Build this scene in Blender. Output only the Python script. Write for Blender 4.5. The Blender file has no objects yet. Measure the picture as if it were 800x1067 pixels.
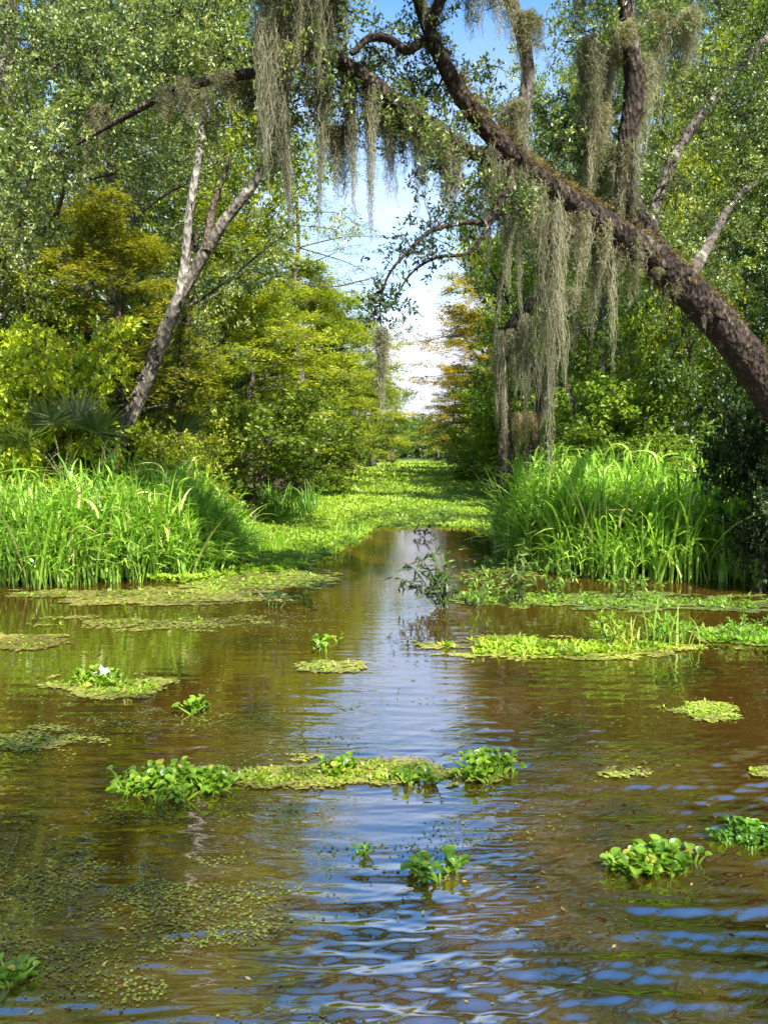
import bpy, math, random
import numpy as np
from mathutils import Vector
R = math.radians
SC = bpy.context.scene
COL = SC.collection
# ------------------------------------------------------------------ camera
W0, H0, F0 = 800.0, 1067.0, 802.0
EYE = 1.8
PITCH = math.atan2(533.5 - 470.0, F0)
cam_d = bpy.data.cameras.new("camera"); cam = bpy.data.objects.new("camera", cam_d); COL.objects.link(cam)
cam.location = (0, 0, EYE); cam.rotation_euler = (R(90) - PITCH, 0, 0)
cam_d.sensor_fit = 'HORIZONTAL'; cam_d.sensor_width = 36; cam_d.lens = 36 * F0 / W0
cam_d.clip_start = 0.05; cam_d.clip_end = 3000
SC.camera = cam
# ------------------------------------------------------------------ sun, sky, exposure
TO_SUN = Vector((0.26, -0.62, 0.76)).normalized()
sun_d = bpy.data.lights.new("sun", 'SUN'); sun = bpy.data.objects.new("sun", sun_d); COL.objects.link(sun)
sun_d.energy = 5.0; sun_d.angle = R(0.55); sun_d.color = (1.0, 0.955, 0.87)
sun.rotation_euler = TO_SUN.to_track_quat('Z', 'Y').to_euler()
world = bpy.data.worlds.new("World"); SC.world = world; world.use_nodes = True
nt = world.node_tree; nt.nodes.clear()
def nd(t, ty, **kw):
    n = t.nodes.new(ty)
    for k, v in kw.items(): setattr(n, k, v)
    return n
sky = nd(nt, 'ShaderNodeTexSky', sky_type='NISHITA', sun_disc=False)
sky.sun_elevation = math.asin(TO_SUN.z); sky.sun_rotation = math.atan2(TO_SUN.x, TO_SUN.y)
sky.air_density = 1.0; sky.dust_density = 0.6; sky.ozone_density = 1.6
bgn = nd(nt, 'ShaderNodeBackground'); bgn.inputs[1].default_value = 0.082
geo = nd(nt, 'ShaderNodeTexCoord'); sep = nd(nt, 'ShaderNodeSeparateXYZ')
nt.links.new(geo.outputs['Generated'], sep.inputs[0])
noi = nd(nt, 'ShaderNodeTexNoise'); noi.inputs['Scale'].default_value = 3.2; noi.inputs['Detail'].default_value = 6; noi.inputs['Roughness'].default_value = 0.55
mp = nd(nt, 'ShaderNodeMapping'); mp.inputs['Scale'].default_value = (1, 1, 2.2); mp.inputs['Location'].default_value = (0.3, 0.1, 0.4)
nt.links.new(geo.outputs['Generated'], mp.inputs[0]); nt.links.new(mp.outputs[0], noi.inputs['Vector'])
mr = nd(nt, 'ShaderNodeMapRange'); mr.inputs['From Min'].default_value = 0.50; mr.inputs['From Max'].default_value = 0.06; mr.inputs['To Min'].default_value = 0.0; mr.inputs['To Max'].default_value = 1.0
nt.links.new(sep.outputs[2], mr.inputs['Value'])
mr2 = nd(nt, 'ShaderNodeMapRange'); mr2.inputs['From Min'].default_value = 0.40; mr2.inputs['From Max'].default_value = 0.62
nt.links.new(noi.outputs[0], mr2.inputs['Value'])
ad = nd(nt, 'ShaderNodeMath', operation='MULTIPLY'); nt.links.new(mr.outputs[0], ad.inputs[0])
ad2 = nd(nt, 'ShaderNodeMath', operation='MULTIPLY_ADD'); ad2.inputs[1].default_value = 1.2; ad2.inputs[2].default_value = 0.75
nt.links.new(mr2.outputs[0], ad2.inputs[0]); nt.links.new(ad2.outputs[0], ad.inputs[1])
cl = nd(nt, 'ShaderNodeClamp'); nt.links.new(ad.outputs[0], cl.inputs[0])
mix = nd(nt, 'ShaderNodeMixRGB'); mix.inputs[2].default_value = (5.0, 5.1, 5.9, 1)
hs = nd(nt, 'ShaderNodeHueSaturation'); hs.inputs['Saturation'].default_value = 1.3; hs.inputs['Value'].default_value = 1.45; hs.inputs['Hue'].default_value = .497
nt.links.new(sky.outputs[0], hs.inputs['Color'])
nt.links.new(cl.outputs[0], mix.inputs[0]); nt.links.new(hs.outputs[0], mix.inputs[1])
nt.links.new(mix.outputs[0], bgn.inputs[0])
wo = nd(nt, 'ShaderNodeOutputWorld'); nt.links.new(bgn.outputs[0], wo.inputs[0])
SC.view_settings.view_transform = 'Standard'; SC.view_settings.look = 'None'
SC.view_settings.exposure = 1.6; SC.view_settings.gamma = 1
SC.render.engine = 'CYCLES'
cy = SC.cycles
cy.max_bounces = 6; cy.diffuse_bounces = 3; cy.glossy_bounces = 3; cy.transmission_bounces = 5; cy.transparent_max_bounces = 4
cy.use_adaptive_sampling = True; cy.adaptive_threshold = 0.02; cy.use_denoising = True
cy.caustics_reflective = False; cy.caustics_refractive = False; cy.sample_clamp_indirect = 4.0
# ------------------------------------------------------------------ helpers
RNG = np.random.default_rng(7)
CP, SP = math.cos(PITCH), math.sin(PITCH)
def at(px, py, Y):
    """the point of the place seen at that spot of the photograph, Y metres down the canal"""
    a = (px - W0 / 2) / F0; b = -(py - H0 / 2) / F0
    d = np.array([a, CP + b * SP, -SP + b * CP])
    return np.array([0, 0, EYE]) + d * (Y / d[1])
def on_water(px, py, z=0.0):
    a = (px - W0 / 2) / F0; b = -(py - H0 / 2) / F0
    d = np.array([a, CP + b * SP, -SP + b * CP])
    return np.array([0, 0, EYE]) + d * ((z - EYE) / d[2])
def axis_x(Y): return 0.037 * Y
class MB:
    def __init__(s): s.v = []; s.f = []; s.r = []; s.m = []; s.n = 0
    def add(s, V, Fq, r=None, m=0):
        V = np.asarray(V, dtype=np.float32).reshape(-1, 3); Fq = np.asarray(Fq, dtype=np.int32).reshape(-1, 4)
        s.v.append(V); s.f.append(Fq + s.n); s.n += len(V)
        s.r.append(np.full(len(Fq), 0.5, np.float32) if r is None else np.broadcast_to(np.asarray(r, np.float32), (len(Fq),)).copy())
        s.m.append(np.full(len(Fq), m, np.int32))
    def mesh(s, name, mats, smooth=False):
        V = np.concatenate(s.v); Fq = np.concatenate(s.f); r = np.concatenate(s.r); m = np.concatenate(s.m)
        me = bpy.data.meshes.new(name)
        me.vertices.add(len(V)); me.vertices.foreach_set('co', V.ravel())
        me.loops.add(len(Fq) * 4); me.loops.foreach_set('vertex_index', Fq.ravel())
        me.polygons.add(len(Fq)); me.polygons.foreach_set('loop_start', np.arange(len(Fq), dtype=np.int32) * 4)
        for q in mats: me.materials.append(q)
        me.polygons.foreach_set('material_index', m)
        me.polygons.foreach_set('use_smooth', np.full(len(Fq), smooth))
        a = me.attributes.new('rnd', 'FLOAT', 'FACE'); a.data.foreach_set('value', r)
        me.update(calc_edges=True)
        return me
    def build(s, name, mats, parent=None, smooth=False):
        if not isinstance(mats, (list, tuple)): mats = [mats]
        o = bpy.data.objects.new(name, s.mesh(name, mats, smooth)); COL.objects.link(o)
        if parent is not None: o.parent = parent
        return o
def tag(o, label=None, cat=None, group=None, kind=None):
    for k, v in (('label', label), ('category', cat), ('group', group), ('kind', kind)):
        if v: o[k] = v
    return o
def empty(name, loc, label, cat, group=None):
    o = bpy.data.objects.new(name, None); COL.objects.link(o); o.location = [float(c) for c in loc]; o.empty_display_size = 0.3
    return tag(o, label, cat, group)
def unit(a): return a / np.maximum(np.linalg.norm(a, axis=-1, keepdims=True), 1e-9)
def rdir(n, rng=RNG): return unit(rng.normal(size=(n, 3)))
def resample(P, r, n):
    """a smooth line through the points (Catmull-Rom)"""
    P = np.asarray(P, float); r = np.asarray(r, float); k = len(P)
    if k < 3:
        t = np.linspace(0, 1, n)[:, None]; return P[0] * (1 - t) + P[-1] * t, r[0] + (r[-1] - r[0]) * t[:, 0]
    Q = np.vstack([2 * P[0] - P[1], P, 2 * P[-1] - P[-2]])
    t = np.linspace(0, k - 1 - 1e-6, n); i = t.astype(int); u = (t - i)[:, None]
    a, b, c, d = Q[i], Q[i + 1], Q[i + 2], Q[i + 3]
    out = 0.5 * ((2 * b) + (c - a) * u + (2 * a - 5 * b + 4 * c - d) * u ** 2 + (3 * b - a - 3 * c + d) * u ** 3)
    return out, np.interp(t, np.arange(k), r)
def tube(mb, P, r, n=24, sides=8, rough=0.0, rng=RNG, m=0, rv=None):
    C, rad = resample(P, r, n)
    T = unit(np.gradient(C, axis=0)); ref = np.array([0.31, 0.2, 0.93]) if abs(T[:, 2]).mean() < 0.8 else np.array([1, 0.2, 0.1])
    U = unit(np.cross(T, ref)); V = np.cross(T, U)
    a = np.linspace(0, 2 * np.pi, sides, endpoint=False)
    rr = rad[:, None] * (1 + rough * (0.5 * np.sin(a[None] * 3 + np.linspace(0, 9, n)[:, None]) + rng.normal(0, 0.45, (n, sides))))
    X = C[:, None] + rr[..., None] * (np.cos(a)[None, :, None] * U[:, None] + np.sin(a)[None, :, None] * V[:, None])
    i = np.arange(n - 1)[:, None] * sides; j = np.arange(sides)[None]; j2 = (j + 1) % sides
    Fq = np.stack([i + j, i + j2, i + sides + j2, i + sides + j], -1).reshape(-1, 4)
    mb.add(X.reshape(-1, 3), Fq, r=rng.random(len(Fq)) if rv is None else rv, m=m)
    return C, rad
def leaf_quads(mb, P, D, N, L, Wd, rnd, fold=0.25, m=0):
    """one folded lance-shaped leaf (two quads) for each point"""
    D = unit(D); S = unit(np.cross(D, N)); Nn = np.cross(S, D)
    L = np.broadcast_to(L, (len(P),))[:, None]; Wd = np.broadcast_to(Wd, (len(P),))[:, None]
    mid = P + D * L * 0.5 - Nn * Wd * fold
    v = np.stack([P, P + D * L * .45 + S * Wd * .5, P + D * L - Nn * Wd * fold * .6, P + D * L * .45 - S * Wd * .5], 1)
    n = len(P); b = np.arange(n)[:, None] * 4
    mb.add(v.reshape(-1, 3), b + np.array([[0, 1, 2, 3]]), r=rnd, m=m)
def sprays(mb, P, D, k, slen, L, Wd, rng=RNG, flat=False, spread=0.9, droop=0.25, tone=None):
    """at each point a twig of k leaves"""
    n = len(P); D = unit(D)
    t = (np.arange(k) + 0.5) / k
    t = t[None] * rng.uniform(.75, 1.1, (n, k))
    sl = rng.uniform(.6, 1.25, (n, 1)) * slen
    base = P[:, None] + D[:, None] * (t * sl)[..., None]; base[..., 2] -= droop * (t ** 2) * sl
    if flat:
        S = unit(np.cross(D, np.array([0, 0, 1.0]))); sg = np.where(np.arange(k) % 2, 1, -1)[None, :, None]
        ld = D[:, None] * .55 + S[:, None] * sg * .9 + rng.normal(0, .16, (n, k, 3))
        nn = np.array([0, 0, 1.0]) + rng.normal(0, .35, (n, k, 3))
    else:
        ld = D[:, None] * .55 + rng.normal(0, 1, (n, k, 3)) * spread * .75
        nn = np.array([0, -.15, 1.0]) + rng.normal(0, .62, (n, k, 3))
    base += rng.normal(0, .03 * slen / .3, (n, k, 3))
    tn = rng.random((n, 1)) * .7 if tone is None else tone[:, None] * .72
    rv = np.clip(tn + rng.random((n, k)) * .34, 0, 1)
    leaf_quads(mb, base.reshape(-1, 3), ld.reshape(-1, 3), nn.reshape(-1, 3), L * rng.uniform(.65, 1.2, n * k), Wd * rng.uniform(.7, 1.2, n * k), rv.ravel())
def noise2(x, y, s, seed, oct=4):
    r = np.random.default_rng(seed); out = 0; amp = 1; tot = 0
    for o in range(oct):
        for _ in range(5):
            a = r.uniform(0, 2 * np.pi); k = s * 2 ** o * r.uniform(.7, 1.4); ph = r.uniform(0, 6.28)
            out = out + amp * np.sin(k * (x * np.cos(a) + y * np.sin(a)) + ph + 1.3 * np.sin(k * .6 * (y * np.cos(a) - x * np.sin(a)) + ph * 2)); tot += amp * .5
        amp *= .6
    return out / tot
# ------------------------------------------------------------------ materials
def mat(name):
    m = bpy.data.materials.new(name); m.use_nodes = True; t = m.node_tree; t.nodes.clear()
    return m, t, nd(t, 'ShaderNodeOutputMaterial')
def ramp(t, fac, stops):
    r = nd(t, 'ShaderNodeValToRGB'); e = r.color_ramp.elements
    while len(e) < len(stops): e.new(0.5)
    for q, (p, c) in zip(e, stops): q.position = p; q.color = (*c, 1)
    t.links.new(fac, r.inputs[0]); return r.outputs[0]
def leaf_mat(name, stops, trans=0.35, rough=0.45, tint=True, spec=0.5):
    m, t, out = mat(name)
    at_ = nd(t, 'ShaderNodeAttribute', attribute_name='rnd')
    col = ramp(t, at_.outputs['Fac'], stops)
    if tint:
        oi = nd(t, 'ShaderNodeObjectInfo'); mx = nd(t, 'ShaderNodeMixRGB', blend_type='MULTIPLY'); mx.inputs[0].default_value = 1
        t.links.new(col, mx.inputs[1]); t.links.new(oi.outputs['Color'], mx.inputs[2]); col = mx.outputs[0]
    p = nd(t, 'ShaderNodeBsdfPrincipled'); p.inputs['Roughness'].default_value = rough; p.inputs['Specular IOR Level'].default_value = spec
    t.links.new(col, p.inputs['Base Color'])
    tr = nd(t, 'ShaderNodeBsdfTranslucent'); g = nd(t, 'ShaderNodeMixRGB', blend_type='MULTIPLY'); g.inputs[0].default_value = 1; g.inputs[2].default_value = (1.25, 1.3, .5, 1)
    t.links.new(col, g.inputs[1]); t.links.new(g.outputs[0], tr.inputs[0])
    ms = nd(t, 'ShaderNodeMixShader'); ms.inputs[0].default_value = trans
    t.links.new(p.outputs[0], ms.inputs[1]); t.links.new(tr.outputs[0], ms.inputs[2]); t.links.new(ms.outputs[0], out.inputs[0])
    return m
def bark_mat(name, c1, c2, scale=9, moss=None):
    m, t, out = mat(name)
    tc = nd(t, 'ShaderNodeTexCoord'); mpn = nd(t, 'ShaderNodeMapping'); mpn.inputs['Scale'].default_value = (1, 1, .45)
    t.links.new(tc.outputs['Object'], mpn.inputs[0])
    n1 = nd(t, 'ShaderNodeTexNoise'); n1.inputs['Scale'].default_value = scale; n1.inputs['Detail'].default_value = 8; n1.inputs['Roughness'].default_value = .7
    v1 = nd(t, 'ShaderNodeTexVoronoi'); v1.inputs['Scale'].default_value = scale * 2.3
    t.links.new(mpn.outputs[0], n1.inputs['Vector']); t.links.new(mpn.outputs[0], v1.inputs['Vector'])
    stops = [(.34, c1), (.58, c2)] + ([(.70, moss)] if moss else [])
    col = ramp(t, n1.outputs[0], stops)
    p = nd(t, 'ShaderNodeBsdfPrincipled'); p.inputs['Roughness'].default_value = .9; p.inputs['Specular IOR Level'].default_value = .2
    n3 = nd(t, 'ShaderNodeTexNoise'); n3.inputs['Scale'].default_value = scale * .35; n3.inputs['Detail'].default_value = 7; n3.inputs['Roughness'].default_value = .75; t.links.new(tc.outputs['Object'], n3.inputs['Vector'])
    mrx = nd(t, 'ShaderNodeMapRange'); mrx.inputs['From Min'].default_value = .56; mrx.inputs['From Max'].default_value = .64; mrx.inputs['To Max'].default_value = .75; t.links.new(n3.outputs[0], mrx.inputs['Value'])
    mxl = nd(t, 'ShaderNodeMixRGB'); mxl.inputs[2].default_value = (min(.5, c2[0] * 2.6 + .04), min(.5, c2[1] * 2.8 + .045), min(.5, c2[2] * 2.8 + .03), 1)
    t.links.new(mrx.outputs[0], mxl.inputs[0]); t.links.new(col, mxl.inputs[1]); col = mxl.outputs[0]
    t.links.new(col, p.inputs['Base Color'])
    ad = nd(t, 'ShaderNodeMath', operation='ADD'); t.links.new(n1.outputs[0], ad.inputs[0]); t.links.new(v1.outputs[0], ad.inputs[1])
    b = nd(t, 'ShaderNodeBump'); b.inputs['Strength'].default_value = 1; b.inputs['Distance'].default_value = .07
    t.links.new(ad.outputs[0], b.inputs['Height']); t.links.new(b.outputs[0], p.inputs['Normal']); t.links.new(p.outputs[0], out.inputs[0])
    return m
M = {}
M['oak_leaf'] = leaf_mat('oak_leaf', [(0, (.022, .042, .010)), (.45, (.07, .11, .022)), (.85, (.15, .20, .04)), (1, (.30, .33, .14))], .28, .38, spec=.5)
M['broad_leaf'] = leaf_mat('broad_leaf', [(0, (.035, .065, .010)), (.5, (.11, .17, .018)), (.9, (.20, .26, .03)), (1, (.28, .29, .07))], .45, .42)
M['cypress_leaf'] = leaf_mat('cypress_leaf', [(0, (.06, .09, .012)), (.5, (.19, .22, .022)), (.9, (.28, .30, .04)), (1, (.32, .29, .07))], .42, .6, spec=.25)
M['grass_blade'] = leaf_mat('grass_blade', [(0, (.07, .15, .02)), (.5, (.19, .34, .04)), (.88, (.31, .46, .08)), (.97, (.44, .52, .18)), (1, (.44, .38, .2))], .45, .34)
M['hyacinth_leaf'] = leaf_mat('hyacinth_leaf', [(0, (.05, .12, .012)), (.5, (.12, .25, .02)), (.9, (.22, .36, .035)), (1, (.32, .32, .06))], .42, .30)
M['mat_leaf'] = leaf_mat('mat_leaf', [(0, (.10, .17, .014)), (.5, (.22, .34, .022)), (.9, (.34, .46, .035)), (1, (.42, .38, .09))], .38, .45)
M['duckweed'] = leaf_mat('duckweed', [(0, (.09, .075, .025)), (.3, (.13, .14, .028)), (.6, (.22, .25, .045)), (.85, (.34, .35, .07)), (1, (.30, .22, .09))], .12, .5)
M['dark_leaf'] = leaf_mat('dark_leaf', [(0, (.014, .03, .008)), (.6, (.035, .07, .014)), (1, (.08, .13, .02))], .3, .4)
M['moss'] = leaf_mat('spanish_moss', [(0, (.11, .11, .07)), (.5, (.24, .235, .155)), (1, (.42, .385, .27))], .35, .85, spec=.1)
M['palm_leaf'] = leaf_mat('palm_leaf', [(0, (.05, .09, .03)), (.6, (.12, .17, .06)), (1, (.2, .24, .1))], .3, .4)
M['petal'] = leaf_mat('petal', [(0, (.70, .66, .80)), (1, (.82, .80, .86))], .3, .5, tint=False)
M['oak_bark'] = bark_mat('oak_bark', (.010, .008, .006), (.060, .043, .031), 11, (.22, .175, .13))
M['grey_bark'] = bark_mat('grey_bark', (.035, .030, .024), (.14, .12, .095), 7, (.26, .24, .20))
M['pale_bark'] = bark_mat('pale_bark', (.12, .11, .09), (.30, .27, .22), 7, (.42, .39, .33))
M['brown_bark'] = bark_mat('brown_bark', (.03, .022, .016), (.12, .09, .065), 9)
M['stem'] = bark_mat('green_stem', (.06, .09, .03), (.14, .17, .06), 20)
# ------------------------------------------------------------------ ground and water
def bank_mat():
    m, t, out = mat('bank_soil'); tc = nd(t, 'ShaderNodeTexCoord'); n = nd(t, 'ShaderNodeTexNoise'); n.inputs['Scale'].default_value = 2.5; n.inputs['Detail'].default_value = 9
    t.links.new(tc.outputs['Object'], n.inputs['Vector'])
    p = nd(t, 'ShaderNodeBsdfPrincipled'); p.inputs['Roughness'].default_value = .95
    t.links.new(ramp(t, n.outputs[0], [(.35, (.025, .02, .011)), (.55, (.05, .055, .018)), (.7, (.09, .075, .035))]), p.inputs[0])
    b = nd(t, 'ShaderNodeBump'); b.inputs['Distance'].default_value = .08; t.links.new(n.outputs[0], b.inputs['Height']); t.links.new(b.outputs[0], p.inputs['Normal'])
    t.links.new(p.outputs[0], out.inputs[0]); return m
def grid_faces(nr, nc, wrap=False):
    i = np.arange(nr - 1)[:, None] * nc; c = np.arange(nc if wrap else nc - 1)[None]; c2 = (c + 1) % nc
    return np.stack([i + c, i + c2, i + nc + c2, i + nc + c], -1).reshape(-1, 4)
gx = np.concatenate([np.linspace(-1500, -40, 12), np.linspace(-30, 30, 121), np.linspace(40, 1500, 12)])
gy = np.concatenate([np.linspace(-1500, -20, 8), np.linspace(-15, 150, 200), np.linspace(170, 2500, 12)])
GX, GY = np.meshgrid(gx, gy)
dd = np.abs(GX - axis_x(np.clip(GY, -20, 160))) - 5.2 - 3.5 * (1 / (1 + np.exp((GY - 14.5) / .8))) + .8 * noise2(GX, GY, .35, 3)
GZ = np.clip(dd * .25, -0.6, 0.28) + .06 * noise2(GX, GY, .9, 4) * (dd > 0)
GZ = np.where(GY > 165, .3, GZ)
g = MB(); g.add(np.stack([GX, GY, GZ], -1).reshape(-1, 3), grid_faces(len(gy), len(gx)))
tag(g.build('ground', bank_mat(), smooth=True), 'muddy ground of the canal banks under the plants', None, kind='structure')
def water_mat():
    m, t, out = mat('murky_water')
    p = nd(t, 'ShaderNodeBsdfPrincipled'); p.inputs['Roughness'].default_value = .015; p.inputs['IOR'].default_value = 5.0
    tc = nd(t, 'ShaderNodeTexCoord'); n = nd(t, 'ShaderNodeTexNoise'); n.inputs['Scale'].default_value = .5; n.inputs['Detail'].default_value = 4
    t.links.new(tc.outputs['Object'], n.inputs['Vector'])
    t.links.new(ramp(t, n.outputs[0], [(.35, (.035, .0180, .0026)), (.65, (.050, .0258, .0036))]), p.inputs[0])
    mpn = nd(t, 'ShaderNodeMapping'); mpn.inputs['Scale'].default_value = (3, 9, 3); n2 = nd(t, 'ShaderNodeTexNoise'); n2.inputs['Scale'].default_value = 1.6; n2.inputs['Detail'].default_value = 3
    t.links.new(tc.outputs['Object'], mpn.inputs[0]); t.links.new(mpn.outputs[0], n2.inputs['Vector'])
    b = nd(t, 'ShaderNodeBump'); b.inputs['Distance'].default_value = .0011; b.inputs['Strength'].default_value = 1
    t.links.new(n2.outputs[0], b.inputs['Height']); t.links.new(b.outputs[0], p.inputs['Normal'])
    t.links.new(p.outputs[0], out.inputs[0]); return m
def wave_height(X, Y):
    r = np.random.default_rng(21); h = np.zeros_like(X)
    D = np.sqrt(X ** 2 + Y ** 2)
    near = 1 / (1 + np.exp((Y - 4.6 - .30 * X) / .45))                  # disturbed water round the boat
    patch = np.clip(.62 + .85 * noise2(X, Y * 2.0, 1.0, 55), .10, 1.35)
    mid = np.exp(-((Y - 6.3) / 1.8) ** 2)
    lane = np.exp(-((X - axis_x(Y) - .1) / 1.0) ** 2)                       # breeze down the open lane
    for k in range(46):
        lam = .042 * (6.0 ** r.random() ** 1.15); kk = 2 * np.pi / lam
        slope = .041 * r.uniform(.6, 1.3)
        ang = np.pi / 2 + r.normal(0, .13)
        if k % 3 == 0: ang = np.pi / 2 + .5 + r.normal(0, .10)
        ph = r.uniform(0, 6.28); a = slope / kk
        f = near * patch
        if lam > .10: f = f + .26 * mid * (.12 + 1.0 * lane) * patch
        if lam > .08: f = f + .045 * np.exp(-((Y - 9) / 6) ** 2)
        wob = .9 * np.sin(.9 * X + .7 * Y + ph) + .6 * np.sin(2.1 * X - 1.3 * Y + ph * 2)
        if k % 3 == 0: f = f * (1 / (1 + np.exp(-(X - .2) / .4)))
        h += a * f * np.sin(kk * (X * np.cos(ang) + Y * np.sin(ang)) + ph + wob)
    # rings running out from the hull on the right
    for (cx, cy, lam, s) in ((2.2, .6, .10, .05), (-1.6, 1.0, .13, .035)):
        rr = np.sqrt((X - cx) ** 2 + (Y - cy) ** 2); kk = 2 * np.pi / lam
        h += s / kk * np.exp(-((rr - 2.3) / 1.1) ** 2) * patch * np.sin(kk * rr + 2.0 * noise2(X, Y, 1.2, 9, 2))
    return h
th = np.concatenate([np.linspace(-36, 36, 620), np.linspace(38, 322, 60)]) * np.pi / 180
rr = np.concatenate([[.05, .5, 1.0, 1.5], 1.9 * np.exp(np.linspace(0, math.log(16 / 1.9), 900)), 16 * np.exp(np.linspace(.02, math.log(1400 / 16), 120))])
TH, RR = np.meshgrid(th, rr); WX, WY = RR * np.sin(TH), RR * np.cos(TH)
WZ = np.where((RR < 40), wave_height(WX, WY), 0) * (np.abs(TH) < 1.2)
w = MB(); w.add(np.stack([WX, WY, WZ], -1).reshape(-1, 3), grid_faces(len(rr), len(th), True))
tag(w.build('water', water_mat(), smooth=True), 'murky brown canal water with ripples and sky reflections', None, kind='structure')

# ------------------------------------------------------------------ tree kinds, built once each and copied
def spray_sites(C, n, rng, lo=.25):
    t = rng.uniform(lo, 1, n) * (len(C) - 1); i = np.minimum(t.astype(int), len(C) - 2); u = (t - i)[:, None]
    return C[i] * (1 - u) + C[i + 1] * u, unit(C[i + 1] - C[i])
def make_tree(seed, H=10, r0=.16, n_limb=24, first=.25, spread=3.0, up=.55, n_sub=7, n_spray=13, k=13, leaf=(.10, .055), slen=.34, profile='round', flat=False, jitter=.22, lean=0, stems=1, droop=.25, thin=1.0):
    rng = np.random.default_rng(seed); bark, crown = MB(), MB()
    for s in range(stems):
        a0 = rng.uniform(0, 6.28); off = np.array([math.cos(a0), math.sin(a0), 0]) * (0 if stems == 1 else .25)
        ln = np.array([math.cos(a0), math.sin(a0), 0]) * (lean + (0 if stems == 1 else rng.uniform(.15, .4)))
        ht = H * (1 if s == 0 else rng.uniform(.7, .95)); n = 7
        P = np.array([off + ln * ht * t * t + np.array([*rng.normal(0, .09 * (t > 0) * H / 10, 2), ht * .93 * t - .3 * (t == 0)]) for t in np.linspace(0, 1, n)])
        rad = r0 * (1 - .85 * np.linspace(0, 1, n) ** .8); rad[0] *= 1.35 if not flat else 2.0
        C, cr = tube(bark, P, rad, 22, 9, .10, rng)
        for i in range(n_limb // stems):
            f = first + (1 - first) * ((i + rng.random()) / (n_limb // stems)) ** .9
            if profile == 'round': ext = spread * math.sqrt(max(.08, 1 - ((f - .55) / .52) ** 2))
            elif profile == 'cone': ext = spread * (1.08 - f) ** .7 * (1 if f > first + .06 else .8)
            else: ext = spread * (.5 + .5 * math.sin(math.pi * min(1, (f - first) / (1 - first) * .8 + .25)))
            ext *= rng.uniform(.55, 1.15)
            j = int(f * 20.9); b = C[j]; az = i * 2.399 + rng.normal(0, .35); el = up * rng.uniform(.5, 1.4) * (.4 + f)
            d = np.array([math.cos(az) * math.cos(el), math.sin(az) * math.cos(el), math.sin(el)])
            mid = b + d * ext * .5 + rng.normal(0, .07 * ext, 3); end = b + d * ext + np.array([0, 0, (-.06 if flat else .12) * ext]) + rng.normal(0, .08 * ext, 3)
            LC, _ = tube(bark, [b, mid, end], [max(.012, cr[j] * .45), max(.01, cr[j] * .28), .006], 9, 5, .05, rng)
            for q in range(n_sub):
                S0, SD = spray_sites(LC, 1, rng, .22 if not flat else .15)
                sd = SD[0] * .6 + rng.normal(0, .7, 3) * (np.array([1, 1, .22]) if flat else np.array([1, 1, .75])); sd = unit(sd)
                sl = ext * rng.uniform(.22, .42) * (.9 if not flat else .8) + .15
                E = S0[0] + sd * sl; E[2] += (.1 if not flat else -.04) * sl
                SCv, _ = tube(bark, [S0[0], (S0[0] + E) / 2 + rng.normal(0, .05 * sl, 3), E], [.010, .007, .003], 5, 3, 0, rng)
                m_ = max(2, int(n_spray * thin * rng.uniform(.55, 1.3)))
                pp, pd = spray_sites(SCv, m_, rng, .1)
                pp = pp + rng.normal(0, jitter, (m_, 3)) * (np.array([1, 1, .28]) if flat else 1)
                dr = unit(pd * .5 + unit(pp - b) * .5 + rng.normal(0, .5, (m_, 3)) * (np.array([1, 1, .25]) if flat else 1))
                sprays(crown, pp, dr, k, slen, leaf[0], leaf[1], rng, flat, droop=droop, tone=np.clip(rng.normal(.5, .25) + rng.normal(0, .15, m_), 0, 1))
    return bark, crown
ARCH = {}
def arch(key, H, bark_m, leaf_m, **kw):
    b, c = make_tree(H=H, **kw)
    ARCH[key] = (H, b.mesh(key + '_trunk', [M[bark_m]], True), c.mesh(key + '_crown', [M[leaf_m]]))
arch('oakish', 11, 'grey_bark', 'oak_leaf', seed=11, n_limb=28, spread=3.6, n_sub=8, n_spray=17, jitter=.13, k=22, leaf=(.062, .031), slen=.27, first=.22)
arch('broad', 10, 'grey_bark', 'broad_leaf', seed=12, n_limb=26, spread=3.0, n_sub=8, n_spray=13, k=18, leaf=(.09, .048), slen=.34, first=.18)
arch('broad_b', 9, 'brown_bark', 'broad_leaf', seed=13, n_limb=22, spread=2.8, n_sub=9, n_spray=12, k=14, leaf=(.14, .07), slen=.4, first=.12, stems=2)
arch('cypress', 11, 'grey_bark', 'cypress_leaf', seed=14, n_limb=52, spread=3.1, up=.10, n_sub=9, n_spray=10, k=15, leaf=(.17, .042), slen=.46, profile='cone', flat=True, first=.10, jitter=.20, droop=.22)
arch('cypress_b', 11, 'grey_bark', 'cypress_leaf', seed=15, n_limb=44, spread=3.3, up=.18, n_sub=9, n_spray=10, k=15, leaf=(.17, .045), slen=.46, profile='soft', flat=True, first=.12, jitter=.2, droop=.3)
arch('cypress_thin', 14, 'grey_bark', 'cypress_leaf', seed=16, n_limb=26, spread=3.6, up=.08, n_sub=6, n_spray=7, k=12, leaf=(.13, .028), slen=.45, profile='soft', flat=True, first=.45, jitter=.16, droop=.3)
arch('shrub', 2.4, 'brown_bark', 'broad_leaf', seed=17, r0=.05, n_limb=30, spread=1.35, n_sub=6, n_spray=8, k=12, leaf=(.085, .045), slen=.22, first=.03, stems=5, jitter=.10)
arch('bush', 3.2, 'brown_bark', 'broad_leaf', seed=18, r0=.07, n_limb=36, spread=1.5, n_sub=7, n_spray=9, k=12, leaf=(.105, .062), slen=.24, first=.05, stems=4, jitter=.12)
count_arch = {}
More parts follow.
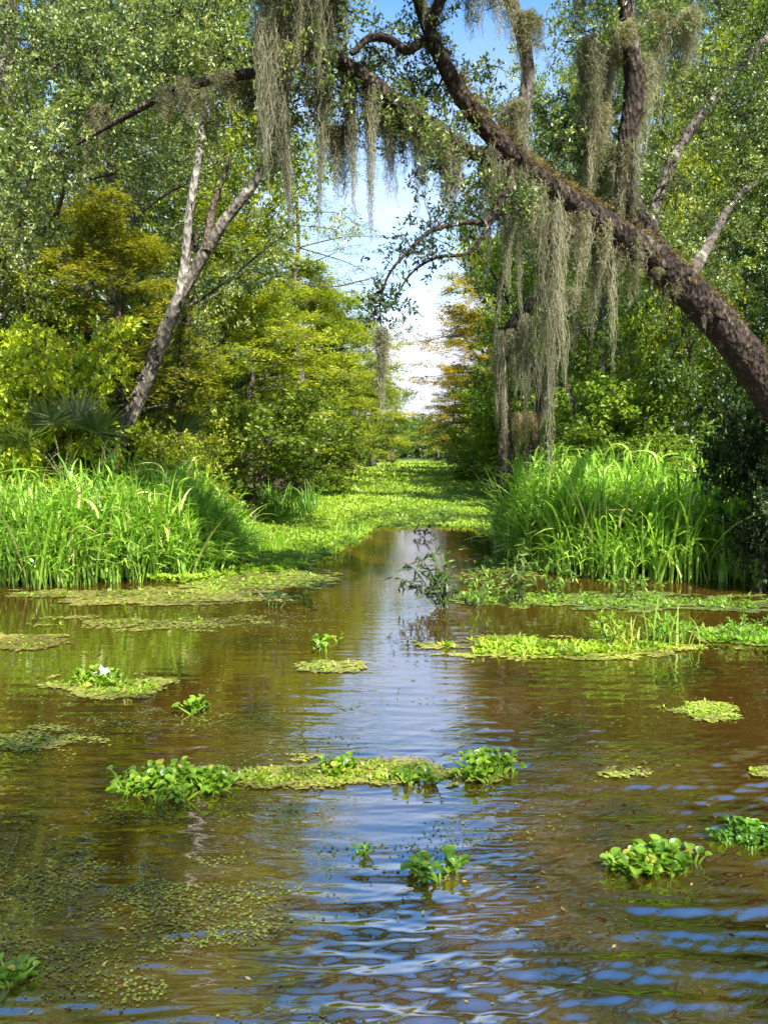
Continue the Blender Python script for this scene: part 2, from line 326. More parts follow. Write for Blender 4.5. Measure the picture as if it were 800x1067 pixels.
def place_tree(name, key, px, Y, top, wid, color, label, cat='tree', group=None, rot=None, X=None):
    H, bm_, cm_ = ARCH[key]
    x = (px - 400) / F0 * Y if X is None else X
    z0 = .1; ztop = EYE + (470 - top) / F0 * Y
    s = (ztop - z0) / H
    root = empty(name, (x, Y, z0), label, cat, group)
    root.scale = (s * wid, s * wid, s); root.rotation_euler = (0, 0, (px * 1.7 + Y * 3.1) % 6.28 if rot is None else rot)
    for nm, me in (('trunk', bm_), ('crown', cm_)):
        o = bpy.data.objects.new(nm, me); COL.objects.link(o); o.parent = root; o.color = (*color, 1)
    return root
G, YG, OR, DK, OL = (1, 1, 1), (1.55, 1.35, .8), (1.7, 1.0, .7), (.6, .65, .7), (1.15, 1.05, .9)
LB, RB = 'trees along the left bank', 'trees along the right bank'
T = [
 # left bank
 ('oak_tree', 'oakish', 40, 15, -190, 1.15, (2.3, 1.95, 3.2), 'big silvery green leafy oak filling the upper left corner', LB),
 ('oak_tree', 'oakish', 120, 19, -120, 1.1, (1.9, 1.7, 2.4), 'grey green oak behind the pale slender stem of the leaning tree', LB),
 ('broadleaf_tree', 'broad', -40, 14, 90, 1.0, (1.5, 1.3, 1.0), 'leafy yellow green tree cut by the photo edge above the bright bush', LB),
 ('cypress_tree', 'cypress_b', 130, 14.6, 195, .95, (1.3, 1.15, 1.0), 'rusty orange bald cypress left of the leaning trunk', LB),
 ('broadleaf_tree', 'broad', 232, 26, -90, .8, (1.9, 1.6, .8), 'tall yellow leafed tree behind the fork of the leaning tree', LB),
 ('cypress_tree', 'cypress_b', 262, 25, 205, 1.0, (1.6, 1.6, 1.2), 'golden green bald cypress just right of the leaning trunk', LB),
 ('cypress_tree', 'cypress', 205, 20, 330, 1.2, (1.5, 1.4, .9), 'low olive cypress behind the dark trunk', LB),
 ('cypress_tree', 'cypress_thin', 312, 33, 110, 1.1, (.85, .95, 1.0), 'tall thin open cypress with level limbs against the sky', LB),
 ('cypress_tree', 'cypress', 325, 38, 255, 1.2, (1.55, 1.6, 1.15), 'bright yellow green bald cypress below the tall thin cypress', LB),
 ('broadleaf_tree', 'broad_b', 290, 34, 340, 1.1, G, 'mid green bushy tree between two golden cypresses on the left bank', LB),
 ('cypress_tree', 'cypress_b', 354, 50, 300, 1.35, (1.5, 1.5, .9), 'light olive cypress sloping down toward the far gap', LB),
 ('broadleaf_tree', 'broad', 370, 62, 335, 1.3, (1.4, 1.35, .8), 'rounded green tree before the far gap on the left bank', LB),
 ('cypress_tree', 'cypress', 390, 80, 366, 1.3, (1.4, 1.4, .9), 'distant feathery cypress second from the far gap on the left', LB),
 ('broadleaf_tree', 'broad_b', 407, 104, 402, 1.0, (1.2, 1.2, .9), 'small distant tree nearest the far gap on the left', LB),
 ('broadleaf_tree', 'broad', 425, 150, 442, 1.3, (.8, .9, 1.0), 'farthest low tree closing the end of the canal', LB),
 # right bank
 ('cypress_tree', 'cypress_thin', 456, 118, 408, .9, (.9, .9, .8), 'farthest cypress on the right bank beside the sky gap', RB),
 ('cypress_tree', 'cypress', 473, 90, 372, 1.2, (1.4, 1.1, .8), 'distant brownish cypress second from the sky gap on the right', RB),
 ('cypress_tree', 'cypress_b', 501, 66, 310, 1.15, (2.1, 1.35, .9), 'rusty brown cypress leaning over the right side of the canal', RB),
 ('cypress_tree', 'cypress_b', 516, 52, 245, 1.1, (1.9, 1.35, .95), 'tall amber topped cypress with open level boughs right of the sky', RB),
 ('broadleaf_tree', 'broad', 552, 46, 250, .95, (1.2, 1.3, .9), 'dark green tree behind the amber topped cypress', RB),
 ('oak_tree', 'oakish', 540, 33, 210, .9, (1.7, 1.6, 1.1), 'dense green oak left of the moss draped snag', RB),
 ('broadleaf_tree', 'broad_b', 585, 25, 250, 1.0, (1.1, 1.2, .8), 'yellow green bushy tree behind the longest moss curtains', RB),
 ('oak_tree', 'oakish', 622, 21, 60, .7, (1.5, 1.45, .9), 'dark oak seen through the moss under the arching trunk', RB),
 ('broadleaf_tree', 'broad', 697, 17, 110, .5, (2.6, 2.1, .7), 'bright lime leafed tree glowing behind the oak fork', RB),
 ('broadleaf_tree', 'broad', 665, 18, 300, .8, (1.4, 1.45, .8), 'mid green tree behind the right tall grass', RB),
 ('broadleaf_tree', 'broad', 790, 19, 10, 1.0, (1.7, 1.6, .9), 'tall green tree filling the upper right behind the grey limb', RB),
 ('broadleaf_tree', 'broad_b', 745, 15, 270, .85, (.55, .7, .7), 'dark shade tinted tree under the arching oak trunk', RB),  # shade under the trunk is put into the dark tint
 ('oak_tree', 'oakish', 850, 15, -40, .8, (.9, 1.0, .9), 'oak cut by the right photo edge behind the big trunk', RB),
 ('oak_tree', 'oakish', 745, 25, -260, .5, (1.15, 1.15, .9), 'tall oak whose top leaves the frame between the dark and grey limbs', RB),
 ('oak_tree', 'oakish', 845, 21, -420, .75, (1.0, 1.1, .9), 'tallest oak beyond the upper right corner', RB),
 ('oak_tree', 'oakish', 655, 31, -30, .6, (1.0, 1.1, .9), 'tall oak behind the pale moss beard of the dark limb', RB),
 ('broadleaf_tree', 'broad', 575, 38, 120, .8, (1.0, 1.15, .8), 'green tree rising between the two main oak limbs', RB),
 ('oak_tree', 'oakish', 30, 23, -330, .7, (1.6, 1.5, 2.0), 'tall oak rising out of the frame behind the upper left corner', LB),
 ('broadleaf_tree', 'broad', 190, 33, 20, .9, (1.2, 1.3, .8), 'green tree seen between the two stems of the leaning tree', LB),
 # bushes
 ('leafy_bush', 'bush', 22, 12.2, 350, .78, (3.0, 2.5, 1.0), 'bright yellow green large leafed bush behind the left tall grass', 'bushes on the banks'),
 ('leafy_bush', 'shrub', 188, 13.6, 452, .95, (1.9, 1.6, 1), 'rounded olive bush at the foot of the leaning tree', 'bushes on the banks'),
 ('leafy_bush', 'shrub', 245, 18, 420, 1.3, (1.1, 1.1, .8), 'green bush right of the leaning tree base', 'bushes on the banks'),
 ('leafy_bush', 'bush', 110, 15, 340, .9, (.85, .95, .9), 'deep green bush left of the leaning trunk', 'bushes on the banks'),
 ('leafy_bush', 'shrub', 318, 30, 438, 1.5, (1.0, 1.0, .7), 'low olive bush under the golden cypresses', 'bushes on the banks'),
 ('leafy_bush', 'bush', 806, 9.6, 418, .72, (.22, .32, .32), 'very dark shade tinted bush at the right photo edge beside tall grass', 'bushes on the banks'),  # the oak's shade on this bush is put into its tint
 ('leafy_bush', 'shrub', 655, 15, 455, 1.2, (1.35, 1.4, .9), 'light green bush rising behind the right tall grass', 'bushes on the banks'),
 ('leafy_bush', 'bush', 615, 17, 400, 1.1, (1.3, 1.4, .9), 'green bush between the snag and the right tall grass', 'bushes on the banks'),
 ('leafy_bush', 'bush', 545, 30, 410, 1.2, (1.3, 1.35, 1.2), 'pale leafed bush behind the moss draped snag', 'bushes on the banks'),
 ('leafy_bush', 'shrub', 498, 44, 450, 1.5, (1.5, 1.4, .9), 'low brownish bush at the foot of the rusty cypress', 'bushes on the banks'),
]
for (nm, key, px, Y, top, wid, colr, lab, grp) in T:
    place_tree(nm, key, px, Y, top, wid, colr, lab, 'bush' if 'bush' in nm else 'tree', grp)
for (X_, Y_, lab) in ((6.2, -11.4, 'unseen oak added behind the viewer on the right bank to shade the water'), (-4.6, -8.2, 'unseen oak added behind the viewer on the left bank to shade the water')):
    r_ = place_tree('oak_tree', 'oakish', 400, 15, -200, 1.5, (1, 1, 1), lab, 'tree', 'shade trees added behind the viewer', X=X_); r_.location.y = Y_  # unseen oaks, added only to cast shade on the near water
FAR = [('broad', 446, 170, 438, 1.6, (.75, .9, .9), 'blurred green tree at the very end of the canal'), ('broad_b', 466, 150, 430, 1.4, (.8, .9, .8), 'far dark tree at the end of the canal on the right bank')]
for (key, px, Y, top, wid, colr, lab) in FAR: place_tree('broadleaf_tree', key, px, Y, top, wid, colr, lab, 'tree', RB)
# woods behind the bank rows and low growth at their feet: masses nobody could count
def scatter_mass(name, label, n, side, x0, x1, y0, y1, z1, leaf, mname, seed, k=9, color=(1, 1, 1), slen=.6):
    rng = np.random.default_rng(seed)
    Y = y0 + (y1 - y0) * rng.random(n * 3) ** 1.9; off = x0 + (x1 - x0) * rng.random(n * 3); X = axis_x(Y) + side * off
    Z = .1 + z1 * rng.random(n * 3) ** .8
    keep = noise2(X + Y * .7, Z * 1.4 + Y * .3, .9, seed, 3) > -.18
    P = np.stack([X, Y, Z], -1)[keep][:n]; mb = MB()
    sc = (P[:, 1] / 30).clip(.6, 2.2)
    tone = np.clip(.5 + .4 * noise2(P[:, 0] + P[:, 1] * .5, P[:, 2] * 1.6, 1.1, seed + 1, 2), 0, 1)
    for lo, hi in ((0, .85), (.85, 1.3), (1.3, 3)):
        q = (sc >= lo) & (sc < hi)
        if q.sum(): f = sc[q].mean(); sprays(mb, P[q], rdir(q.sum(), rng) + [0, 0, .3], k, slen * f, leaf[0] * f, leaf[1] * f, rng, tone=tone[q])
    o = mb.build(name, M[mname]); o.color = (*color, 1); tag(o, label, None, kind='stuff'); return o
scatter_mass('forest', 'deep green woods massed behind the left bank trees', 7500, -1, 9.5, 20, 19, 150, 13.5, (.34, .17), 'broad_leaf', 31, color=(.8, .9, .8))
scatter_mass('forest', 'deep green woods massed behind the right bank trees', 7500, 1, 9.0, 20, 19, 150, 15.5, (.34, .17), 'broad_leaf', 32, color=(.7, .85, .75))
rng = np.random.default_rng(36); mb = MB(); n = 5000
P = np.stack([rng.uniform(-45, 60, n), rng.uniform(165, 195, n), rng.random(n)], -1); P[:, 2] *= 8.3 + 2.6 * noise2(P[:, 0], P[:, 0] * 0, .22, 37, 3)
sprays(mb, P, rdir(n, rng) + [0, 0, .3], 7, 1.6, 1.0, .55, rng)
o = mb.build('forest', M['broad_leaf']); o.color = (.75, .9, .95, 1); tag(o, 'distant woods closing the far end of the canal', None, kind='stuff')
scatter_mass('undergrowth', 'low tangled undergrowth at the feet of the left bank trees', 4200, -1, 4.9, 9.5, 14.5, 120, 2.3, (.20, .10), 'broad_leaf', 33, color=(1.0, 1.0, .7), slen=.4)
scatter_mass('undergrowth', 'low tangled undergrowth at the feet of the right bank trees', 4200, 1, 5.0, 9.5, 13.5, 120, 2.2, (.20, .10), 'broad_leaf', 34, color=(.8, .95, .7), slen=.4)

# ------------------------------------------------------------------ the arching live oak
oak = empty('live_oak', at(905, 600, 9.6), 'massive live oak arching over the canal from the right bank', 'tree')
ox = np.array(oak.location)
def limb(name, pts, radii, mname='oak_bark', n=40, sides=12, rough=.12, parent=oak, org=ox):
    mb = MB(); P = np.array([at(*p) for p in pts]) - org
    C, r_ = tube(mb, P, radii, n, sides, rough)
    for kk in range(int(len(P) * 1.2)):                             # broken twigs and knots
        j = RNG.integers(2, n - 2); d = unit(RNG.normal(size=3)); b = C[j]
        tube(mb, [b, b + d * r_[j] * 1.3, b + d * (r_[j] * 1.3 + RNG.uniform(.06, .3))], [r_[j] * .28, r_[j] * .18, .004], 5, 5, .1)
    mb.build(name, M[mname], parent, True); return C + org
K = {}
K['trunk'] = limb('trunk', [(965, 650, 9.6), (880, 522, 9.5), (810, 420, 9.3), (765, 356, 9.1), (720, 306, 8.9), (672, 262, 8.7), (610, 220, 8.5), (562, 187, 8.3), (522, 150, 8.1), (484, 104, 8.0), (457, 55, 7.9), (434, -8, 7.8), (420, -90, 7.6)],
    [.30, .255, .225, .20, .19, .16, .13, .115, .10, .088, .072, .06, .045], n=110, sides=28, rough=.055)
K['up'] = limb('limb', [(548, 182, 8.25), (538, 140, 8.2), (550, 85, 8.2), (545, 40, 8.1), (530, -10, 8.1), (520, -80, 8)], [.085, .08, .068, .068, .07, .05], 'grey_bark')
K['dark'] = limb('limb', [(705, 300, 8.9), (676, 250, 8.8), (655, 205, 8.7), (652, 160, 8.6), (661, 100, 8.6), (657, 45, 8.5), (650, -10, 8.4), (640, -90, 8.3)], [.15, .13, .11, .10, .11, .09, .08, .05])
K['grey'] = limb('limb', [(676, 262, 8.9), (680, 228, 9.2), (700, 170, 9.5), (724, 128, 9.8), (762, 80, 10.2), (802, 34, 10.6), (850, -30, 11)], [.10, .075, .068, .062, .055, .05, .04], 'grey_bark')
K['fork'] = limb('limb', [(716, 290, 9.0), (738, 255, 9.6), (765, 208, 10.4), (800, 180, 11.2)], [.09, .06, .05, .03], 'grey_bark')
K['low'] = limb('limb', [(528, 160, 8.15), (490, 158, 8.0), (455, 132, 7.9), (420, 112, 7.8), (385, 84, 7.7), (350, 62, 7.6), (312, 58, 7.6), (270, 74, 7.7), (222, 82, 7.9), (178, 96, 8.1), (130, 122, 8.4), (80, 150, 8.8)],
    [.07, .065, .068, .07, .075, .068, .058, .05, .045, .04, .028, .015], n=80)
K['curl'] = limb('limb', [(462, 66, 7.9), (443, 44, 7.8), (424, 52, 7.7), (405, 40, 7.6), (384, 40, 7.5), (366, 56, 7.4)], [.055, .045, .04, .04, .035, .02])
K['left_top'] = limb('limb', [(470, 80, 7.9), (448, 30, 7.7), (456, 5, 7.5), (470, -30, 7.3), (500, -110, 7.0)], [.07, .06, .055, .05, .03])
K['hang'] = limb('limb', [(535, 180, 8.2), (512, 225, 7.7), (480, 232, 7.4), (450, 240, 7.2), (425, 262, 7.0), (405, 286, 6.9), (396, 318, 6.9), (398, 352, 6.9)], [.05, .035, .025, .02, .016, .012, .006, .003], sides=6, rough=.05)
K['hang2'] = limb('limb', [(512, 228, 7.7), (490, 262, 7.5), (455, 268, 7.3), (428, 285, 7.2), (408, 318, 7.1)], [.03, .02, .016, .012, .005], sides=6, rough=.05)
rng = np.random.default_rng(66); mb = MB(); C = K['trunk'] - ox; n = 520
i_ = (rng.beta(1.6, 1.8, n) * 88 + 12).astype(int); rad_ = np.interp(i_, np.linspace(0, 109, 13), [.30, .255, .225, .20, .19, .16, .13, .115, .10, .088, .072, .06, .045])
d_ = unit(rng.normal(0, .55, (n, 3)) + [0, -.15, 1]); T_ = unit(C[np.minimum(i_ + 1, 109)] - C[i_ - 1]); d_ = unit(d_ - T_ * (d_ * T_).sum(1)[:, None])
sprays(mb, C[i_] + d_ * rad_[:, None] * .93, d_ + rng.normal(0, .4, (n, 3)), 12, .09, .045, .012, rng)
o = mb.build('ferns', M['moss'], oak); o.color = (.72, .55, .36, 1)
# foliage: (px, py, Y, half width px, half height px, half depth m, twigs)
def foliage(name, clusters, parent, org, leaf, mname, color=(1, 1, 1), seed=5, k=12, slen=.2, bark='oak_bark'):
    rng = np.random.default_rng(seed); mb = MB(); tw = mb
    for (px, py, Y, rx, ry, rz, n) in clusters:
        c = at(px, py, Y) - org; s = Y / F0; R3 = np.array([rx * s, rz, ry * s])
        nsub = max(2, n // 12); sub = rdir(nsub, rng) * rng.random((nsub, 1)) ** .45 * R3 * .9
        idx = rng.integers(0, nsub, n); P = c + sub[idx] + rng.normal(0, .105, (n, 3)) * np.array([1.25, 1.25, .8])
        D = unit(P - c) * .5 + rdir(n, rng) * .7 + np.array([0, 0, .15])
        tone = np.clip(rng.random(nsub)[idx] * .9 + rng.normal(0, .12, n), 0, 1)
        sprays(mb, P, D, k, slen, leaf[0], leaf[1], rng, tone=tone)
        for q in range(nsub):
            e = c + sub[q]; tube(tw, [c + sub[q] * .05, c + sub[q] * .5 + rng.normal(0, .05, 3), e], [.007, .006, .003], 6, 4, 0, rng, m=1)
            for pnt in P[idx == q][:5]: tube(tw, [e, (e + pnt) / 2 + rng.normal(0, .02, 3), pnt], [.005, .004, .002], 3, 3, 0, rng, m=1)
    o = mb.build(name, [M[mname], M[bark]], parent); o.color = (*color, 1)
    return o
foliage('crown', [
 (400, 62, 8.2, 45, 22, .5, 101), (455, 88, 8.3, 40, 26, .5, 123), (385, 108, 7.9, 46, 26, .5, 130), (345, 76, 7.7, 40, 28, .4, 130), (432, 140, 8.0, 40, 22, .4, 87),
 (500, 130, 8.3, 26, 22, .4, 43), (330, 20, 7.6, 40, 30, .5, 87), (470, 175, 7.9, 40, 26, .4, 58), (520, 215, 8.2, 34, 26, .5, 65),
 (620, 40, 8.9, 42, 40, .6, 130), (690, 25, 9.2, 50, 36, .7, 130), (590, 128, 9.2, 34, 30, .6, 116), (622, 160, 9.2, 36, 46, .7, 174), (575, 170, 9, 30, 26, .5, 87),
 (640, 215, 9.2, 36, 28, .5, 87), (740, 70, 9.8, 42, 44, .8, 130), (700, 110, 9.6, 34, 34, .6, 87), (775, 120, 10.2, 42, 44, .9, 159), (765, 190, 10.6, 50, 34, .8, 159), (790, 40, 10.4, 34, 50, .9, 130),
 (760, 255, 10.4, 50, 40, .8, 116), (640, -70, 8.6, 90, 46, 1.2, 217), (470, -80, 7.6, 90, 40, 1.2, 130), (740, -60, 9.4, 80, 50, 1.2, 188), (340, -60, 7.4, 80, 40, 1.2, 159), (230, -40, 7.8, 70, 44, 1.0, 159),
 (505, 110, 8.4, 14, 26, .3, 20), (500, 70, 8.6, 22, 16, .4, 30), (430, 30, 7.9, 34, 26, .5, 60), (600, 195, 12, 46, 40, 1.0, 170), (640, -330, 9.5, 90, 60, 1.4, 170), (760, -370, 9.5, 100, 70, 1.4, 190), (540, -330, 9, 80, 60, 1.4, 150), (300, -330, 8.5, 110, 60, 1.4, 150), (120, -330, 9, 110, 70, 1.4, 170), (655, 20, 12.5, 50, 44, 1.0, 150), (730, -25, 12.5, 60, 50, 1.2, 180), (805, -30, 12.5, 60, 60, 1.2, 180), (640, -90, 12, 60, 50, 1.2, 170), (725, -130, 12.5, 70, 60, 1.4, 190), (810, -140, 12.5, 70, 60, 1.4, 190), (600, -180, 12, 70, 50, 1.4, 160), (690, -230, 12, 80, 60, 1.6, 190), (800, -250, 12, 80, 60, 1.6, 190), (490, -190, 11.5, 70, 50, 1.4, 150), (390, -170, 11, 70, 50, 1.4, 150), (260, -170, 11, 80, 60, 1.4, 170), (130, -160, 11.5, 80, 60, 1.4, 190), (20, -150, 12, 80, 70, 1.4, 190), (655, 275, 12.5, 60, 44, 1.2, 190), (735, 235, 12.5, 60, 60, 1.2, 220), (560, 245, 11.5, 34, 36, .8, 110), (700, 150, 12, 50, 50, 1.0, 170), (300, 55, 7.7, 36, 26, .4, 70), (260, 100, 7.9, 30, 22, .4, 50), (500, 190, 8.4, 30, 24, .5, 60), (660, 250, 9.4, 50, 30, .8, 110), (700, 200, 9.6, 40, 40, .8, 100), (565, 215, 9.0, 30, 20, .4, 58)], oak, ox, (.052, .023), 'oak_leaf', (1.65, 1.55, 1.7), 5, 18, .17)  # high clusters above the frame added to block sky reflected in the water
foliage('crown', [
 (235, 60, 8.2, 44, 40, .5, 130), (170, 70, 8.6, 50, 44, .7, 188), (100, 60, 9.2, 60, 52, .8, 246), (40, 60, 9.6, 60, 60, .9, 246), (120, 130, 9.0, 54, 34, .6, 159), (60, 160, 9.4, 60, 40, .7, 188), (185, 15, 8.6, 60, 34, .7, 174),
 (70, -20, 9.2, 90, 50, 1, 232), (290, 110, 8.0, 26, 30, .4, 52), (215, 128, 8.5, 20, 18, .4, 29), (20, 215, 10, 50, 40, .7, 130), (300, 150, 8.4, 32, 30, .5, 58)], oak, ox, (.056, .026), 'oak_leaf', (2.5, 2.2, 3.3), 6, 18, .17)
foliage('foliage', [(398, 300, 6.9, 14, 26, .15, 34), (425, 262, 7.0, 20, 12, .15, 34), (460, 240, 7.3, 26, 9, .15, 30), (410, 312, 7.0, 14, 16, .12, 26), (450, 268, 7.3, 24, 9, .12, 30), (480, 225, 7.6, 24, 12, .15, 30), (512, 222, 7.8, 20, 20, .2, 34), (395, 325, 6.9, 10, 12, .1, 8), (490, 245, 7.6, 18, 14, .2, 14)],
 oak, ox, (.058, .022), 'dark_leaf', (.9, .9, 1), 7, 9, .13)

# the leaning tree on the left bank
lo = np.array(at(112, 498, 13.2)); lean_t = empty('leaning_tree', lo, 'grey barked leaning tree with a forked trunk above the left tall grass', 'tree')
limb('trunk', [(108, 505, 13.2), (124, 460, 13.2), (152, 398, 13.3), (174, 340, 13.3), (198, 290, 13.4), (232, 232, 13.5), (266, 188, 13.6), (285, 140, 13.8), (300, 90, 14)], [.16, .145, .13, .12, .11, .095, .08, .06, .035], 'grey_bark', 60, 12, .10, lean_t, lo)
limb('limb', [(182, 325, 13.3), (192, 280, 13.3), (197, 225, 13.3), (207, 160, 13.4), (214, 95, 13.5), (222, 30, 13.6)], [.085, .075, .068, .06, .055, .04], 'pale_bark', 40, 10, .07, lean_t, lo)
limb('limb', [(215, 262, 13.4), (222, 215, 13.6), (240, 165, 13.9)], [.09, .06, .03], 'brown_bark', 20, 8, .07, lean_t, lo)
foliage('crown', [(300, 170, 14, 34, 30, .7, 40), (255, 150, 14, 30, 30, .7, 50), (225, 40, 13.6, 36, 40, .7, 60), (245, 205, 14, 22, 22, .5, 26)], lean_t, lo, (.10, .05), 'broad_leaf', (1.7, 1.45, .8), 8, 11, .28, 'brown_bark')
# dark hollow trunk behind it
do = np.array(at(184, 470, 16.5)); dark_t = empty('hollow_trunk', do, 'dark mossy broken trunk standing behind the leaning tree', 'tree')
limb('trunk', [(184, 490, 16.5), (186, 430, 16.5), (188, 370, 16.6), (196, 300, 16.7), (205, 240, 16.9)], [.20, .18, .16, .13, .08], 'oak_bark', 40, 12, .2, dark_t, do)
# snag draped in moss
so = np.array(at(527, 500, 13.5)); snag = empty('dead_snag', so, 'crooked dead snag draped in grey moss right of the canal', 'tree')
limb('trunk', [(524, 520, 13.5), (526, 450, 13.5), (524, 385, 13.4), (530, 345, 13.3), (548, 322, 13.1), (566, 304, 13.0)], [.13, .11, .10, .10, .085, .05], 'oak_bark', 40, 10, .15, snag, so)
limb('limb', [(540, 520, 13.6), (556, 460, 13.6), (562, 400, 13.5), (552, 378, 13.4), (545, 372, 13.3)], [.10, .085, .07, .06, .03], 'oak_bark', 30, 8, .12, snag, so)
limb('limb', [(562, 405, 13.5), (585, 400, 13.4), (597, 415, 13.3), (600, 440, 13.3)], [.05, .035, .03, .015], 'brown_bark', 20, 6, .1, snag, so)
# thin saplings among the left trees
for (a, lab) in (([(130, 470, 16), (134, 400, 16), (128, 340, 16), (133, 270, 16), (150, 180, 16.3)], 'slim pale sapling between the rusty cypress and the leaning trunk'),
                 ([(90, 460, 17), (92, 300, 17), (94, 120, 17.2), (96, 0, 17.3)], 'straight pale tree stem rising left of the rusty cypress')):
    o_ = np.array(at(*a[0])); e_ = empty('sapling', o_, lab, 'tree'); limb('trunk', a, list(np.linspace(.09, .03, len(a))), 'grey_bark', 30, 8, .06, e_, o_)

# ------------------------------------------------------------------ Spanish moss
def moss(px, py, Y, wpx, lpx, n, seed, label, lump=9, slant=0, dens=1.0, tint=(1, 1, 1)):
    rng = np.random.default_rng(seed); s = Y / F0; org = at(px, py, Y); mb = MB()
    w_, l_ = wpx * s, lpx * s
    nb = max(3, lump); bx_ = rng.uniform(-.5, .5, nb) * w_; bl = l_ * (.25 + .75 * rng.random(nb) ** 1.2) * (1 - .35 * np.abs(bx_ / max(w_, .01) * 2) ** 2); bl[0] = l_; by_ = rng.normal(0, .06 + w_ * .10, nb)
    bs = rng.normal(0, .05, (nb, 2)); n = int(n * 2.2); seg = 20
    ib = rng.integers(0, nb, n); thick = np.minimum((.02 + .035 * rng.random(nb)) * (1 + .5 * l_), .32 * w_)
    t = np.linspace(0, 1, seg)
    L = bl[ib] * (rng.beta(2.6, 1.1, n)); z0 = np.abs(rng.normal(0, .25, n)) * bl[ib] * .35; z0 = np.minimum(z0, L * .6)
    swell = np.sin(np.pi * np.clip(t * .8 + .12, 0, 1))[None]
    ax = rng.normal(0, 1, n)[:, None]; ay = rng.normal(0, 1, n)[:, None]
    f1 = rng.uniform(2, 7, (n, 1)); p1 = rng.uniform(0, 6.28, (n, 1)); p2 = rng.uniform(0, 6.28, (n, 1))
    th_ = thick[ib][:, None]
    zz = z0[:, None] + L[:, None] * t[None]
    X = bx_[ib][:, None] + ax * th_ * swell * (1 - .75 * (zz / np.maximum(l_, .01)).clip(0, 1)) + .018 * np.sin(f1 * 5 * t[None] + p1) + .008 * np.sin(f1 * 13 * t[None] + p2) + bs[ib, 0][:, None] * zz + slant * s * t[None] * 20
    Yv = by_[ib][:, None] + ay * th_ * swell + .018 * np.sin(f1 * 5 * t[None] + p2) + .008 * np.sin(f1 * 11 * t[None] + p1) + bs[ib, 1][:, None] * zz
    C = np.stack([X, Yv, -zz + .03], -1)
    wd = rng.uniform(.0014, .0034, (n, 1)) * np.sqrt(Y / 8) * (1 - .6 * t[None] ** 2)
    a = rng.uniform(0, 3.14, (n, 1)) + t[None] * rng.normal(0, 2.5, (n, 1)); S = np.stack([np.cos(a), np.sin(a), .25 * np.sin(a * 3)], -1) * wd[..., None]
    V = np.stack([C - S, C + S], 2)
    b = (np.arange(n) * seg * 2)[:, None] + np.arange(seg - 1)[None] * 2
    Fq = np.stack([b, b + 1, b + 3, b + 2], -1).reshape(-1, 4)
    tn = np.clip(rng.random(nb)[ib] * .5 + rng.random(n) * .5, 0, 1)
    mb.add(V.reshape(-1, 3), Fq, r=np.repeat(tn, seg - 1))
    # short curling side wisps
    m_ = n * 12; k = rng.integers(0, n, m_); j = rng.integers(1, seg - 1, m_); P = C[k, j]; D = rdir(m_, rng) * np.array([1, 1, .7]) + [0, 0, -.45]
    leaf_quads(mb, P, D, rdir(m_, rng), rng.uniform(.025, .07, m_), .0042 * math.sqrt(Y / 8), np.clip(tn[k] + rng.normal(0, .15, m_), 0, 1))
    o = mb.build('spanish_moss', M['moss']); o.location = [float(c) for c in org]; o.color = (*tint, 1)
    tag(o, label, 'spanish moss', 'spanish moss hanging from the trees')
    return o
